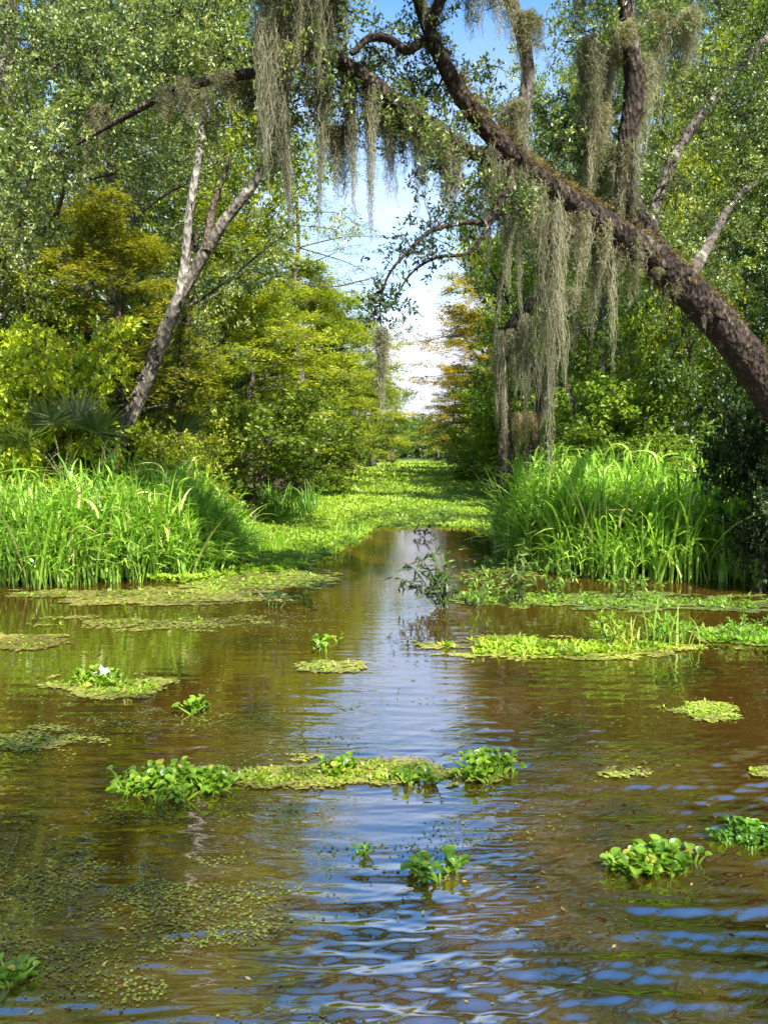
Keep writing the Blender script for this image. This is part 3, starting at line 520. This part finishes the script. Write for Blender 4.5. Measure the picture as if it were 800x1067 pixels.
MS = [
 (292, -20, 7.6, 44, 150, 420, 'broad pale moss beard at the top left of the arching oak'),
 (277, 20, 7.5, 18, 205, 300, 'long narrow dark moss rope hanging below the broad pale beard'),
 (328, -30, 7.5, 34, 130, 300, 'thick grey moss beard just right of the pale beard'),
 (352, -20, 7.5, 18, 90, 120, 'short moss tuft on the first upper limb left of the curl'),
 (292, 110, 7.7, 12, 105, 90, 'thin moss strand beside the long narrow rope'),
 (336, 80, 7.7, 9, 165, 130, 'dark moss strand under the leafy bend of the lower limb'),
 (364, 75, 7.8, 10, 150, 130, 'moss cord hanging from the lower limb near its dark bend'),
 (386, 85, 7.8, 11, 160, 150, 'longest moss cord under the middle of the lower limb'),
 (352, 130, 8.0, 34, 80, 160, 'wide sparse moss fringe behind the lower limb cords'),
 (405, 100, 7.9, 14, 115, 100, 'sunlit moss fringe right of the longest cord'),
 (425, 112, 7.9, 16, 100, 90, 'soft moss fringe beside the drooping end of the lower limb'),
 (448, 135, 7.9, 26, 75, 130, 'grey moss tuft under the joint of the lower limb'),
 (472, 150, 8.0, 20, 80, 120, 'moss tuft hanging before the small drooping leafy branch'),
 (460, -40, 7.6, 44, 70, 120, 'thin moss fringe on the forked top of the trunk'),
 (487, -40, 7.6, 22, 85, 120, 'fine moss threads against the blue sky gap'),
 (524, -30, 8.0, 26, 80, 150, 'moss wrapped round the upright limb beside the sky'),
 (548, 20, 8.1, 22, 60, 110, 'moss clinging to the bend of the upright limb'),
 (538, 108, 8.2, 22, 110, 220, 'moss beard on the base of the upright limb'),
 (510, 150, 8.1, 13, 140, 120, 'moss beard hanging left of the trunk fork'),
 (532, 170, 8.2, 15, 170, 170, 'moss curtain straight under the trunk fork'),
 (556, 190, 8.3, 18, 120, 150, 'moss curtain beside the fork curtain on the trunk'),
 (576, 205, 8.4, 19, 275, 190, 'longest moss curtain reaching almost to the grass'),
 (600, 218, 8.5, 20, 110, 170, 'short moss curtain right of the longest one'),
 (632, 235, 8.6, 16, 140, 190, 'narrow moss rope under the middle of the trunk'),
 (655, 250, 8.7, 24, 70, 120, 'short moss fringe under the thick part of the trunk'),
 (690, 285, 8.8, 30, 50, 90, 'little moss fringe below the trunk where the dark limb forks'),
 (628, 40, 8.6, 34, 130, 340, 'pale moss beard left of the dark upright limb'),
 (622, 110, 8.6, 20, 110, 180, 'lower moss tail left of the dark upright limb'),
 (648, 150, 8.6, 22, 110, 190, 'moss strip clinging along the dark upright limb'),
 (700, 15, 8.9, 36, 100, 220, 'moss beard right of the dark upright limb'),
 (672, 60, 8.7, 20, 120, 150, 'thin moss tail between the dark limb and the grey limb'),
 (600, -30, 8.6, 40, 60, 110, 'thin moss fringe at the top edge left of the dark limb'),
 (98, 112, 8.8, 20, 60, 150, 'pale moss tuft in the silvery leaves of the upper left corner'),
 (190, 95, 8.1, 60, 50, 150, 'thin moss fringe along the tip of the lower limb'),
 (240, 84, 7.9, 34, 45, 90, 'small moss fringe just left of the long narrow rope'),
 (398, 345, 6.9, 7, 88, 110, 'lone dark moss strand hanging over the open lane'),
 (526, 345, 13.2, 13, 150, 170, 'moss cloak down the trunk of the dead snag'),
 (547, 328, 13.0, 14, 120, 80, 'moss veil between the two stems of the dead snag'),
 (566, 380, 13.3, 12, 110, 90, 'moss cloak on the right stem of the dead snag'),
 (550, 430, 13.4, 26, 70, 90, 'tan dead moss heap low on the dead snag'),
 (598, 300, 13, 20, 70, 100, 'faint moss tuft behind the longest curtain'),
]
for i, (px, py, Y, wp, lp, n, lab) in enumerate(MS): moss(px, py, Y, wp, lp, n, 100 + i, lab, lump=5 + wp // 4, tint=(1.35, 1.1, .95) if 'tan' in lab else (1, 1, 1))

# ------------------------------------------------------------------ tall grass
def blades(mb, B, h, rng, width=.022, seg=8, bend=(.3, 1.25), tone=None, wind=0.1):
    n = len(B); t = np.linspace(0, 1, seg)
    az = rng.uniform(0, 6.28, n); d = np.stack([np.cos(az) + wind, np.sin(az) - wind, np.zeros(n)], -1); d = unit(d)
    bd = rng.uniform(*bend, n) ** 1.4; ini = np.abs(rng.normal(0, .2, n))
    hor = (ini[:, None] * t + bd[:, None] * .72 * t ** 2.6) * h[:, None]
    ver = (t - .5 * np.minimum(bd[:, None], 1.15) ** 1.4 * t ** 3.2) * h[:, None]
    C = B[:, None] + d[:, None] * hor[..., None]; C[..., 2] += ver
    S = unit(np.cross(d, [0, 0, 1.0]) + rng.normal(0, .35, (n, 3)))
    wd = (width * rng.uniform(.6, 1.3, (n, 1))) * np.minimum(1, .55 + t * 1.5)[None] * (1 - t ** 3)[None] * .5 + .0008
    V = np.stack([C - S[:, None] * wd[..., None], C + S[:, None] * wd[..., None]], 2)
    b = (np.arange(n) * seg * 2)[:, None] + np.arange(seg - 1)[None] * 2
    r_ = np.clip(rng.random(n) * .9 if tone is None else tone, 0, 1)
    mb.add(V.reshape(-1, 3), np.stack([b, b + 1, b + 3, b + 2], -1).reshape(-1, 4), r=np.repeat(r_, seg - 1))
def grass_stand(label, front, depth, n, hfun, seed, color=(1, 1, 1), width=.024):
    """front: water line as (px, py) points; the stand fills depth metres behind it"""
    rng = np.random.default_rng(seed); fr = np.array([on_water(*p)[:2] for p in front])
    nt_ = max(12, n // 16); u = rng.random(nt_) * (len(fr) - 1); i = np.minimum(u.astype(int), len(fr) - 2); f = (u - i)[:, None]
    base = fr[i] * (1 - f) + fr[i + 1] * f; dep = depth * rng.random(nt_) ** 1.25; base = base + np.stack([np.zeros(nt_), dep], -1); base[:, 1] += .28 * noise2(base[:, 0], base[:, 0] * 0, 1.7, seed, 3)
    idx = rng.integers(0, nt_, n); B = np.zeros((n, 3)); B[:, :2] = base[idx] + rng.normal(0, .09, (n, 2)); B[:, 2] = -.03
    h = hfun(B[:, 0], B[:, 1], rng.random(n)) * rng.uniform(.8, 1.1, nt_)[idx]
    tone = np.clip(rng.random(nt_)[idx] * .45 + rng.random(n) * .5 + (rng.random(n) > .93) * .5, 0, 1)
    mb = MB(); k_ = n // 3; blades(mb, B[:k_], h[:k_], rng, width, tone=tone[:k_], bend=(.1, .8))
    if n > 3000:
        j_ = rng.integers(0, n, n * 2); u_ = rng.random(n * 2) ** .8; L_ = rng.uniform(.32, .72, n * 2) * (1 - .25 * u_); top = (h[j_] - L_ * .65).clip(.02)
        Bl = B[j_] + rng.normal(0, .05, (n * 2, 3)) * [1, 1, 0]; Bl[:, 2] = u_ * top - .02
        blades(mb, Bl, L_, rng, width * .92, seg=7, bend=(.55, 1.3), tone=np.clip(tone[j_] + rng.normal(0, .15, n * 2), 0, 1))
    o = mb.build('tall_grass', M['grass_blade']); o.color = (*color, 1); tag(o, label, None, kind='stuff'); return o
def hl(x, y, r): return (.55 + 1.15 * r ** .9) * np.clip((-x - 2.2) * .8 + .3, .22, 1) * np.where(y > 11.2, 1.08, 1)
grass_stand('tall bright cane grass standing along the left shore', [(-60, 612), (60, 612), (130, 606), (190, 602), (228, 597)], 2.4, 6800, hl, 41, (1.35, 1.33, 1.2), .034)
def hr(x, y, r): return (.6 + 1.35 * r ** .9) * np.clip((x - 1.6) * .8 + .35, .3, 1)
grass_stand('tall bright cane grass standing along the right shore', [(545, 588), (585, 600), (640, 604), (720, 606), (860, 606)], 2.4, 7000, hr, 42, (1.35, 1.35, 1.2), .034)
grass_stand('blue green reeds beyond the left bright grass', [(215, 552), (270, 548), (325, 542)], 3.2, 1300, lambda x, y, r: .5 + .75 * r, 43, (.9, 1.0, 1.05), .034)
grass_stand('short grass fringe along the far left mat', [(240, 580), (300, 575), (350, 566), (385, 556)], 2.5, 1800, lambda x, y, r: .12 + .22 * r, 44, (1.3, 1.3, .8), .018)

# ------------------------------------------------------------------ floating plants
def discs(mb, P, rad, rng, r_):
    """duckweed fronds: little six-sided pads lying on the water"""
    n = len(P); a0 = rng.uniform(0, 6.28, (n, 1)); a = a0 + np.arange(6)[None] * np.pi / 3
    rr_ = rad[:, None] * rng.uniform(.7, 1.15, (n, 6)); tilt = rng.normal(0, .05, (n, 1))
    V = np.stack([P[:, None, 0] + rr_ * np.cos(a), P[:, None, 1] + rr_ * np.sin(a) * .9, P[:, None, 2] + rr_ * np.cos(a) * tilt], -1)
    b = np.arange(n)[:, None] * 6; Fq = np.concatenate([b + [[0, 1, 2, 3]], b + [[3, 4, 5, 0]]], 1).reshape(-1, 4)
    mb.add(V.reshape(-1, 3), Fq, r=np.repeat(r_, 2))
def wz(x, y): return wave_height(np.asarray(x), np.asarray(y))
def patch_points(cx, cy, hw, hh, n, rng, edge=.5, seed=0, thr=0.0):
    """points in an irregular patch given in photograph pixels on the water"""
    a = rng.uniform(-1.15, 1.15, (n * 4, 2)); d = np.hypot(a[:, 0], a[:, 1])
    q = [on_water(cx + u * hw, cy + v * hh) for u, v in a]; q = np.array(q)
    nz = noise2(a[:, 0] * 3, a[:, 1] * 2.2, 1.4, seed + 900, 4)
    keep = d + edge * nz + np.abs(rng.normal(0, .17, len(d))) + .4 * np.clip(noise2(q[:, 0], q[:, 1] * 2.2, 5.5, seed + 7, 3) * 2, 0, 1) < 1 - thr; return q[keep][:n]
def flat_mat(name, label, cx, cy, hw, hh, n, rad, seed, sprig=0, sprig_L=.035, color=(1, 1, 1), edge=.5, cat='floating plants', group='floating plant mats', mname='duckweed'):
    rng = np.random.default_rng(seed); P = patch_points(cx, cy, hw, hh, n, rng, edge, seed); org = P.mean(0)
    P[:, 2] = wz(P[:, 0], P[:, 1]) + .004 + rng.random(len(P)) * .008; org[2] = 0
    mb = MB(); discs(mb, P - org, rad * rng.uniform(.5, 1.3, len(P)), rng, np.clip(.5 + .35 * noise2(P[:, 0], P[:, 1] * 1.5, 3, seed, 2) + rng.normal(0, .24, len(P)), 0, 1))
    root = mb.build(name, M[mname]); root.location = [float(c) for c in org]; root.color = (*color, 1)
    tag(root, label, cat, group)
    if sprig:
        mb = MB(); S = patch_points(cx, cy, hw * .85, hh * .75, sprig, rng, edge, seed) - org; S[:, 2] = .01
        S = np.repeat(S, 6, 0) + rng.normal(0, .012, (len(S) * 6, 3)) * [1, 1, .3]
        D = rdir(len(S), rng) * [1, 1, .45] + [0, 0, .35]; leaf_quads(mb, S, D, np.array([0, 0, 1.0]) + rng.normal(0, .3, (len(S), 3)), sprig_L * rng.uniform(.7, 1.6, len(S)), sprig_L * .6, np.clip(rng.normal(.6, .25, len(S)), 0, 1))
        o = mb.build('foliage', M['mat_leaf'], root); o.color = (*color, 1)
    return root
LFX = np.array([0, .12, .3, .5, .7, .88, 1.0]); LFW = np.array([.16, .72, 1.0, 1.04, .94, .66, .22])
def pads(mb, P, D, N, L, Wd, r_, cup=.22):
    """round cupped water hyacinth blades, six strips long and two halves wide"""
    D = unit(D); S = unit(np.cross(D, N)); Nn = np.cross(S, D); n = len(P)
    V = []
    for x, w_ in zip(LFX, LFW):
        c = P + D * (L * x)[:, None] + Nn * (L * (.10 * math.sin(3.1 * x) - .16 * x * x))[:, None]
        for sd in (-1, -.5, 0, .5, 1): V.append(c + S * (Wd * .5 * w_ * sd)[:, None] + Nn * (Wd * cup * w_ * sd * sd)[:, None])
    V = np.stack(V, 1); nc = 5; nr = len(LFX)
    f = grid_faces(nr, nc); Fq = (np.arange(n)[:, None, None] * nr * nc + f[None]).reshape(-1, 4)
    mb.add(V.reshape(-1, 3), Fq, r=np.repeat(r_, len(f)))
def hyacinth(label, cx, cy, hw, hh, n, L, seed, hgt=.13, color=(1, 1, 1), flower=False, name='water_hyacinth'):
    n = int(n * 1.9); hgt *= .46; L *= .70
    rng = np.random.default_rng(seed); c = on_water(cx, cy); B = []
    a = rng.uniform(-1, 1, (n * 5, 2)); a = a[np.hypot(*a.T) + .3 * noise2(a[:, 0] * 2, a[:, 1] * 2, 1.5, seed) < 1][:n]
    nr = max(2, n // 6); a = a[:nr][rng.integers(0, nr, n)] + rng.normal(0, .05, (n, 2))       # leaves grouped in rosettes
    P = np.array([on_water(cx + u * hw, cy + v * hh) for u, v in a]) - c; n = len(P)
    az = rng.uniform(0, 6.28, n); el = rng.uniform(.25, 1.25, n); out = np.stack([np.cos(az), np.sin(az), np.zeros(n)], -1)
    h = hgt * rng.uniform(.35, 1.15, n); E = P + out * (h / np.tan(el.clip(.5)))[:, None] * .8; E[:, 2] = h * .85
    root = empty(name, c, label, 'water plant', 'water hyacinth clumps')
    st, lf = MB(), MB()
    for i in range(n):
        mid = P[i] * .55 + E[i] * .45; mid[2] = E[i, 2] * .35
        tube(st, [P[i] - [0, 0, .02], mid, E[i]], [.006, .0075, .003], 6, 5, 0, rng, rv=.75)
    D = out * np.cos(el * .75)[:, None] + np.array([0, 0, 1.0]) * np.sin(el * .75)[:, None] + rng.normal(0, .15, (n, 3))
    N = -out * np.sin(el)[:, None] + np.array([0, 0, 1.0]) * np.cos(el)[:, None] + rng.normal(0, .15, (n, 3))
    Ls = L * rng.uniform(.65, 1.2, n); pads(lf, E, D, N, Ls, Ls * rng.uniform(.82, 1.1, n), np.clip(rng.normal(.5, .22, n) + (rng.random(n) > .94) * .4, 0, 1))
    s_ = st.build('stems', M['hyacinth_leaf'], root, True); l_ = lf.build('leaves', M['hyacinth_leaf'], root, True)
    s_.color = l_.color = (color[0] * 1.25, color[1] * 1.12, color[2] * .9, 1)
    if flower:
        fl = MB(); f0 = np.array([0, 0, hgt * 1.1]); tube(fl, [[0, 0, 0], [0, 0, hgt * .6], f0], [.006, .005, .004], 5, 5, 0, rng, rv=.0, m=1)
        m_ = 42; D = rdir(m_, rng) + [0, 0, .5]; leaf_quads(fl, np.tile(f0, (m_, 1)) + rng.normal(0, .014, (m_, 3)), D, rdir(m_, rng), .05, .03, rng.random(m_))
        fl.build('flower', [M['petal'], M['stem']], root)
    return root
hyacinth('lush water hyacinth clump at the left end of the long floating raft', 178, 820, 58, 14, 190, .055, 51, .12, (1.1, 1.1, 1))
hyacinth('upright glossy water hyacinth clump at the right end of the long raft', 505, 806, 40, 10, 70, .062, 52, .15, (1.1, 1.1, 1))
hyacinth('small water hyacinth tuft beside the upright glossy clump', 432, 812, 18, 7, 26, .05, 53, .11)
hyacinth('loose water hyacinth plant floating alone in the blue reflection', 458, 912, 26, 12, 24, .062, 54, .10, (.8, .9, 1))
hyacinth('round leafed water hyacinth clump floating in the brown foreground', 678, 903, 46, 13, 84, .062, 55, .09, (.95, 1, 1))
hyacinth('dense water hyacinth clump cut by the right photo edge', 780, 872, 36, 13, 110, .045, 56, .07, (.75, .95, 1.0))
hyacinth('tiny water hyacinth sprout at the lower left photo edge', 12, 1024, 13, 8, 14, .05, 57, .08)
hyacinth('single water hyacinth rosette on the small mat in the middle', 340, 674, 16, 6, 24, .07, 58, .12)
hyacinth('flowering water hyacinth with one pale lilac bloom', 107, 712, 26, 6, 40, .07, 59, .16, (1.1, 1.05, 1), True)
hyacinth('small yellow water hyacinth below the flowering one', 200, 742, 12, 5, 16, .07, 60, .13)
hyacinth('faint hyacinth sprig left of the lone plant', 376, 886, 12, 7, 6, .045, 61, .08, (.9, .95, 1))
hyacinth('leafy tuft on the long raft middle', 345, 803, 22, 7, 40, .05, 62, .10, (1.1, 1.1, 1))
flat_mat('floating_plant_raft', 'long floating raft of small leaves between two hyacinth clumps', 335, 808, 165, 19, 5200, .010, 71, 260, .026, (.95, .9, .85), .5)
flat_mat('duckweed_mat', 'small duckweed mat round the upright glossy clump', 505, 812, 52, 9, 900, .011, 85, 30, .026, (.95, .95, .9), .5)
flat_mat('duckweed_mat', 'ragged duckweed streak before the left grass reflection', 165, 650, 120, 8, 1700, .018, 86, 14, .04, (.85, .85, .8), .8)
flat_mat('duckweed_mat', 'thin scattered duckweed left of the flowering hyacinth', 30, 772, 75, 14, 1100, .012, 87, 8, .03, (.9, .9, .8), .8)
flat_mat('duckweed_mat', 'small duckweed scrap at the right photo edge', 792, 806, 20, 5, 260, .012, 88, 4, .03, (1, 1, .85), .5)
flat_mat('duckweed_mat', 'flat duckweed mat under the flowering hyacinth', 110, 716, 72, 13, 2600, .016, 72, 60, .04, (1, 1, .9), .45)
flat_mat('duckweed_mat', 'thin duckweed streak along the left photo edge', 25, 669, 62, 10, 2200, .018, 73, 10, .04, (1, .9, .8), .5)
flat_mat('duckweed_mat', 'small yellow duckweed mat under the single rosette', 345, 695, 42, 7, 1100, .016, 74, 10, .04, (.95, .95, .9), .5)
flat_mat('duckweed_mat', 'bright yellow green duckweed mat alone on the brown water', 738, 742, 48, 10, 1700, .014, 75, 60, .025, (1.05, 1.1, .9), .5)
flat_mat('duckweed_mat', 'little duckweed scrap below the lone yellow green mat', 648, 806, 28, 6, 170, .013, 76, 0, .03, (1, 1, .9), .6)
flat_mat('floating_plant_raft', 'yellow green plant raft with tufts in front of the right grass', 590, 676, 148, 14, 6200, .020, 77, 520, .05, (1.1, 1.1, .9), .4)
flat_mat('floating_plant_raft', 'green plant raft reaching the right photo edge', 780, 664, 52, 15, 2600, .020, 78, 420, .05, (.9, 1.1, 1), .4)
flat_mat('duckweed_mat', 'tan duckweed apron along the foot of the left grass', 150, 622, 170, 9, 6000, .026, 79, 60, .05, (.85, .8, .8), .5)
flat_mat('duckweed_mat', 'olive duckweed sheet reaching out before the left mat', 262, 606, 100, 14, 6000, .028, 80, 120, .05, (.9, .95, .8), .55)
flat_mat('duckweed_mat', 'shade tinted duckweed sheet along the foot of the right grass', 690, 628, 130, 10, 6000, .026, 81, 200, .05, (.6, .75, .8), .5)  # shade at the foot of the grass painted into this colour
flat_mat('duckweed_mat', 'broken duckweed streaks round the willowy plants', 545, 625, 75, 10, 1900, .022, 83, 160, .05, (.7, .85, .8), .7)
flat_mat('duckweed_mat', 'pale green mat spreading right of the left tall grass', 262, 590, 62, 12, 4600, .024, 84, 500, .06, (1.2, 1.3, .8), .4)
flat_mat('duckweed_mat', 'duckweed sheet behind the willowy plants', 540, 575, 60, 26, 3000, .028, 82, 200, .05, (.95, 1.0, .8), .75)
# loose fronds everywhere: stuff
rng = np.random.default_rng(90); mb = MB(); Q = []
for (cx, cy, hx, hy, n, sc, thr) in ((120, 745, 230, 75, 2000, 3.2, .2), (110, 900, 210, 75, 2400, 3.0, .2), (250, 1010, 190, 90, 1400, 3.2, .3), (60, 1000, 120, 70, 500, 3, .25), (600, 780, 260, 75, 420, 3.4, .42), (420, 890, 170, 70, 500, 3, .34), (690, 670, 150, 25, 900, 3, .1), (300, 645, 170, 30, 1300, 3, .1), (560, 970, 120, 60, 60, 3, .3)):
    a_ = rng.normal(0, .5, (n * 4, 2)); px_ = cx + hx * a_[:, 0]; py_ = np.maximum(cy + hy * a_[:, 1], 560); q = np.array([on_water(a, b) for a, b in zip(px_, py_)])
    nz = noise2(q[:, 0], q[:, 1] * 2.2, sc, 91, 4); q = q[nz + rng.normal(0, .10, len(q)) > thr][:n]; Q.append(q)
Q = np.concatenate(Q); Q[:, 2] = wz(Q[:, 0], Q[:, 1]) + .004
discs(mb, Q, (.0030 + .0009 * Q[:, 1]) * rng.uniform(.6, 1.5, len(Q)), rng, np.clip(rng.normal(.35, .28, len(Q)), 0, 1))
o = mb.build('duckweed', M['duckweed']); o.color = (.55, .62, .5, 1); tag(o, 'loose duckweed flecks drifting over the near water', None, kind='stuff')
rng = np.random.default_rng(93); n = 130; px_ = rng.uniform(-20, 820, n); py_ = 610 + 460 * rng.random(n) ** 1.3
q = np.array([on_water(a, b) for a, b in zip(px_, py_)]); q[:, 2] = wz(q[:, 0], q[:, 1]) + .006
mb = MB(); leaf_quads(mb, q, rdir(n, rng) * [1, 1, .06], np.array([0, 0, 1.0]) + rng.normal(0, .08, (n, 3)), rng.uniform(.015, .04, n), rng.uniform(.008, .017, n), rng.random(n), fold=.1)
M['dead_leaf'] = leaf_mat('dead_leaf', [(0, (.05, .03, .015)), (.5, (.16, .10, .04)), (1, (.36, .28, .10))], .1, .6)
tag(mb.build('fallen_leaves', M['dead_leaf']), 'small fallen oak leaves drifting on the brown water', None, kind='stuff')
# the green raft that closes the canal
rng = np.random.default_rng(95)
fy = np.concatenate([np.linspace(9.8, 30, 150), np.linspace(30.5, 160, 140)]); fx = np.linspace(-1, 1, 90)
FX, FY = np.meshgrid(fx, fy); hwid = 6.0
X = axis_x(FY) + FX * hwid
def front_line(X): return np.interp(X, [-6, -2.6, -2.2, -.85, -.1, 1, 2, 3, 6], [10.2, 10.6, 11.1, 13.6, 18.0, 18.9, 17.6, 15.5, 14]) + .55 * noise2(X, X * 0 + 2, 1.6, 12, 3)
fl_ = front_line(X)
inside = (FY - fl_) + .5 * noise2(X, FY, 1.4, 13, 3)
Z = np.where(inside > 0, .03 + .035 * np.clip(inside, 0, 1) + .03 * noise2(X, FY, 2.2, 14, 3), -.12)
mb = MB(); mb.add(np.stack([X, FY, Z], -1).reshape(-1, 3), grid_faces(*FX.shape), r=.4)
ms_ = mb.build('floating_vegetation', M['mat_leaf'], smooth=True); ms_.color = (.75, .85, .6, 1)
tag(ms_, 'bright green raft of floating plants closing the canal', None, kind='stuff')
n = 60000; u = rng.random(n * 2); Yv = 1 / (1 / 9.8 + u * (1 / 130 - 1 / 9.8)); Xv = axis_x(Yv) + rng.uniform(-1, 1, n * 2) * hwid
inn = Yv - front_line(Xv) + .5 * noise2(Xv, Yv, 1.4, 13, 3); kp = inn > -.1; Xv, Yv = Xv[kp][:n], Yv[kp][:n]; n = len(Xv)
lump = noise2(Xv, Yv * .8, 1.3, 15, 3); s = np.clip(Yv / 20, .8, 4)
P = np.stack([Xv, Yv, .05 + np.clip(lump, 0, 1) * .22 * rng.random(n)], -1)
mb = MB(); D = rdir(n, rng) * [1, 1, .5] + [0, 0, .5]
leaf_quads(mb, P, D, np.array([0, -.2, 1.0]) + rng.normal(0, .4, (n, 3)), .085 * s * rng.uniform(.6, 1.3, n), .05 * s, np.clip(.55 + .3 * noise2(Xv, Yv * .6, .8, 16, 3) + rng.normal(0, .18, n), 0, 1))
o = mb.build('leaves', M['mat_leaf'], ms_); o.color = (1, 1, .9, 1)

# ------------------------------------------------------------------ plants standing in the water
def stem_plant(label, base, tips, leafL, nleaf, seed, mname='dark_leaf', color=(1, 1, 1), droop=.6, name='willowy_plant'):
    rng = np.random.default_rng(seed); c = on_water(*base); root = empty(name, c, label, 'water plant', 'leafy stems standing in the water')
    st, lf = MB(), MB()
    for (tx, ty, dY) in tips:
        E = at(tx, ty, c[1] + dY) - c; mid = E * .5 + np.array([0, 0, .10 * abs(E[0]) + .05]) + rng.normal(0, .03, 3)
        C, _ = tube(st, [rng.normal(0, .04, 3) * [1, 1, 0] - [0, 0, .05], mid, E], [.008, .006, .002], 14, 5, 0, rng)
        P, D = spray_sites(C, nleaf, rng, .2); d = D * .4 + rdir(nleaf, rng) * .8 + np.array([0, 0, -droop])
        leaf_quads(lf, P, d, rdir(nleaf, rng), leafL * rng.uniform(.6, 1.2, nleaf), leafL * .2, rng.random(nleaf))
    a = st.build('stems', M['stem'], root); b = lf.build('leaves', M[mname], root); b.color = (*color, 1); return root
stem_plant('dark willowy plant arching left over the bright water lane', (462, 634), [(410, 580, .1), (402, 600, 0), (418, 592, -.1), (432, 575, .2), (428, 608, 0), (440, 590, .2), (415, 612, .1), (445, 600, 0)], .15, 17, 111, color=(.9, .9, 1))
stem_plant('upright leafy plant on the edge of the bright water lane', (460, 634), [(455, 560, .1), (462, 572, .2), (468, 580, -.1), (470, 600, 0), (455, 590, .1), (478, 610, .1)], .14, 30, 112, 'broad_leaf', (.6, .8, .7))
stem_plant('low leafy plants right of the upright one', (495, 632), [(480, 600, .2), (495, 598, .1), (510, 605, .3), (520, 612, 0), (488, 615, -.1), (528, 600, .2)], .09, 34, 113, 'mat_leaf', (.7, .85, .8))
stem_plant('bushy leafy plant before the left end of the right grass', (538, 630), [(528, 580, .1), (540, 570, .2), (552, 585, .1), (535, 596, 0), (556, 600, .2), (522, 598, 0), (546, 560, .4)], .12, 34, 114, 'broad_leaf', (.8, .95, .9))
stem_plant('broad green tuft on the right plant raft', (630, 672), [(612, 645, .1), (625, 638, .1), (640, 642, 0), (655, 650, .1), (618, 655, -.1), (648, 655, -.1)], .07, 50, 115, 'mat_leaf', (1.1, 1.1, 1), 0)
stem_plant('green weedy tuft by the slender grass blades', (700, 672), [(680, 645, .1), (695, 642, .2), (710, 650, 0), (670, 655, .1), (722, 655, .1), (690, 655, -.1)], .07, 50, 116, 'mat_leaf', (.85, 1.1, 1), 0)
stem_plant('green weedy tuft at the right photo edge', (775, 668), [(760, 645, .1), (775, 642, .2), (790, 648, 0), (805, 645, .1), (750, 655, .1)], .07, 50, 117, 'mat_leaf', (.8, 1.05, 1), 0)
stem_plant('small dark sprig by the left duckweed sheet', (287, 634), [(275, 622, .1), (290, 618, .1), (300, 624, 0), (325, 626, .2)], .09, 20, 118, 'dark_leaf', (1.3, 1.5, 1.2), 0)
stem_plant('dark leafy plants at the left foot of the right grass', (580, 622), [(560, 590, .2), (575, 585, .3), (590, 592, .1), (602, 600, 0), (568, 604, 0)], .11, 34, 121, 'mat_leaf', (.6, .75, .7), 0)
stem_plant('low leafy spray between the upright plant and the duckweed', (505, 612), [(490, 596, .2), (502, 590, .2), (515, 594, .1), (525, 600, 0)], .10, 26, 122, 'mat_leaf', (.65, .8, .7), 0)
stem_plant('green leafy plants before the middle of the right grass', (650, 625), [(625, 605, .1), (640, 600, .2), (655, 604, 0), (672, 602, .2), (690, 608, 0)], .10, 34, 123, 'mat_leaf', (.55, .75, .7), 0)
stem_plant('leafy sprig standing at the tip of the left mat', (440, 560), [(432, 552, .2), (446, 550, 0), (452, 556, 0), (436, 545, .3)], .12, 22, 119, 'broad_leaf', (.8, .9, .8), 0)
rng = np.random.default_rng(120)
for (px_, py_, n, hh_, lab) in ((700, 674, 26, .55, 'slender arching grass blades on the right plant raft'), (648, 674, 26, .28, 'small tan and green grass tuft on the right plant raft'), (745, 600, 14, .7, 'pale dead reed blades at the foot of the dark grass')):
    c = on_water(px_, py_); B = rng.normal(0, .06, (n, 3)) * [1.6, .8, 0]; mb = MB(); blades(mb, B, hh_ * rng.uniform(.6, 1.1, n), rng, .014, tone=rng.uniform(.3, 1, n))
    o = mb.build('grass_tuft', M['grass_blade']); o.location = [float(v) for v in c]; o.color = (1.6, 1.2, 1, 1) if 'tan' in lab or 'dead' in lab else (1.3, 1.25, 1.2, 1); tag(o, lab, 'grass', 'grass tufts at the water edge')
# palmettos
def palmetto(label, px, py, Y, fans, seed, R_=.75):
    rng = np.random.default_rng(seed); c = at(px, py, Y); root = empty('palmetto', c, label, 'palm', 'palmettos on the left bank')
    st = MB()
    for (fx_, fy_, dy, tilt) in fans:
        E = at(fx_, fy_, Y + dy) - c; mid = E * .5 + np.array([0, 0, .15]); tube(st, [[0, 0, 0], mid, E], [.014, .011, .007], 10, 5, 0, rng, rv=.6)
        f = MB(); m_ = 30; d0 = unit(E * [1, 1, .2] + [0, -.2, tilt]); s0 = unit(np.cross(d0, [0, 0.5, 1.0])); a = np.linspace(-1.9, 1.9, m_)
        D = d0 * np.cos(a)[:, None] + s0 * np.sin(a)[:, None] + rng.normal(0, .04, (m_, 3)); N = np.cross(d0, s0)
        leaf_quads(f, np.tile(E, (m_, 1)), D, np.tile(N, (m_, 1)) + rng.normal(0, .15, (m_, 3)), R_ * rng.uniform(.75, 1.05, m_), .055, rng.random(m_))
        f.build('fan', M['palm_leaf'], root)
    st.build('stems', M['stem'], root)
palmetto('grey green palmetto with drooping fans behind the left tall grass', 66, 500, 11.5, [(30, 458, -.2, -.1), (52, 442, 0, .2), (80, 440, .1, .3), (102, 450, .2, .2), (12, 455, -.2, -.3)], 131, .62)
palmetto('small palmetto right of the leaning trunk base', 172, 480, 15.5, [(160, 442, 0, .6), (178, 440, .2, .5), (190, 452, .2, .2)], 132, .7)
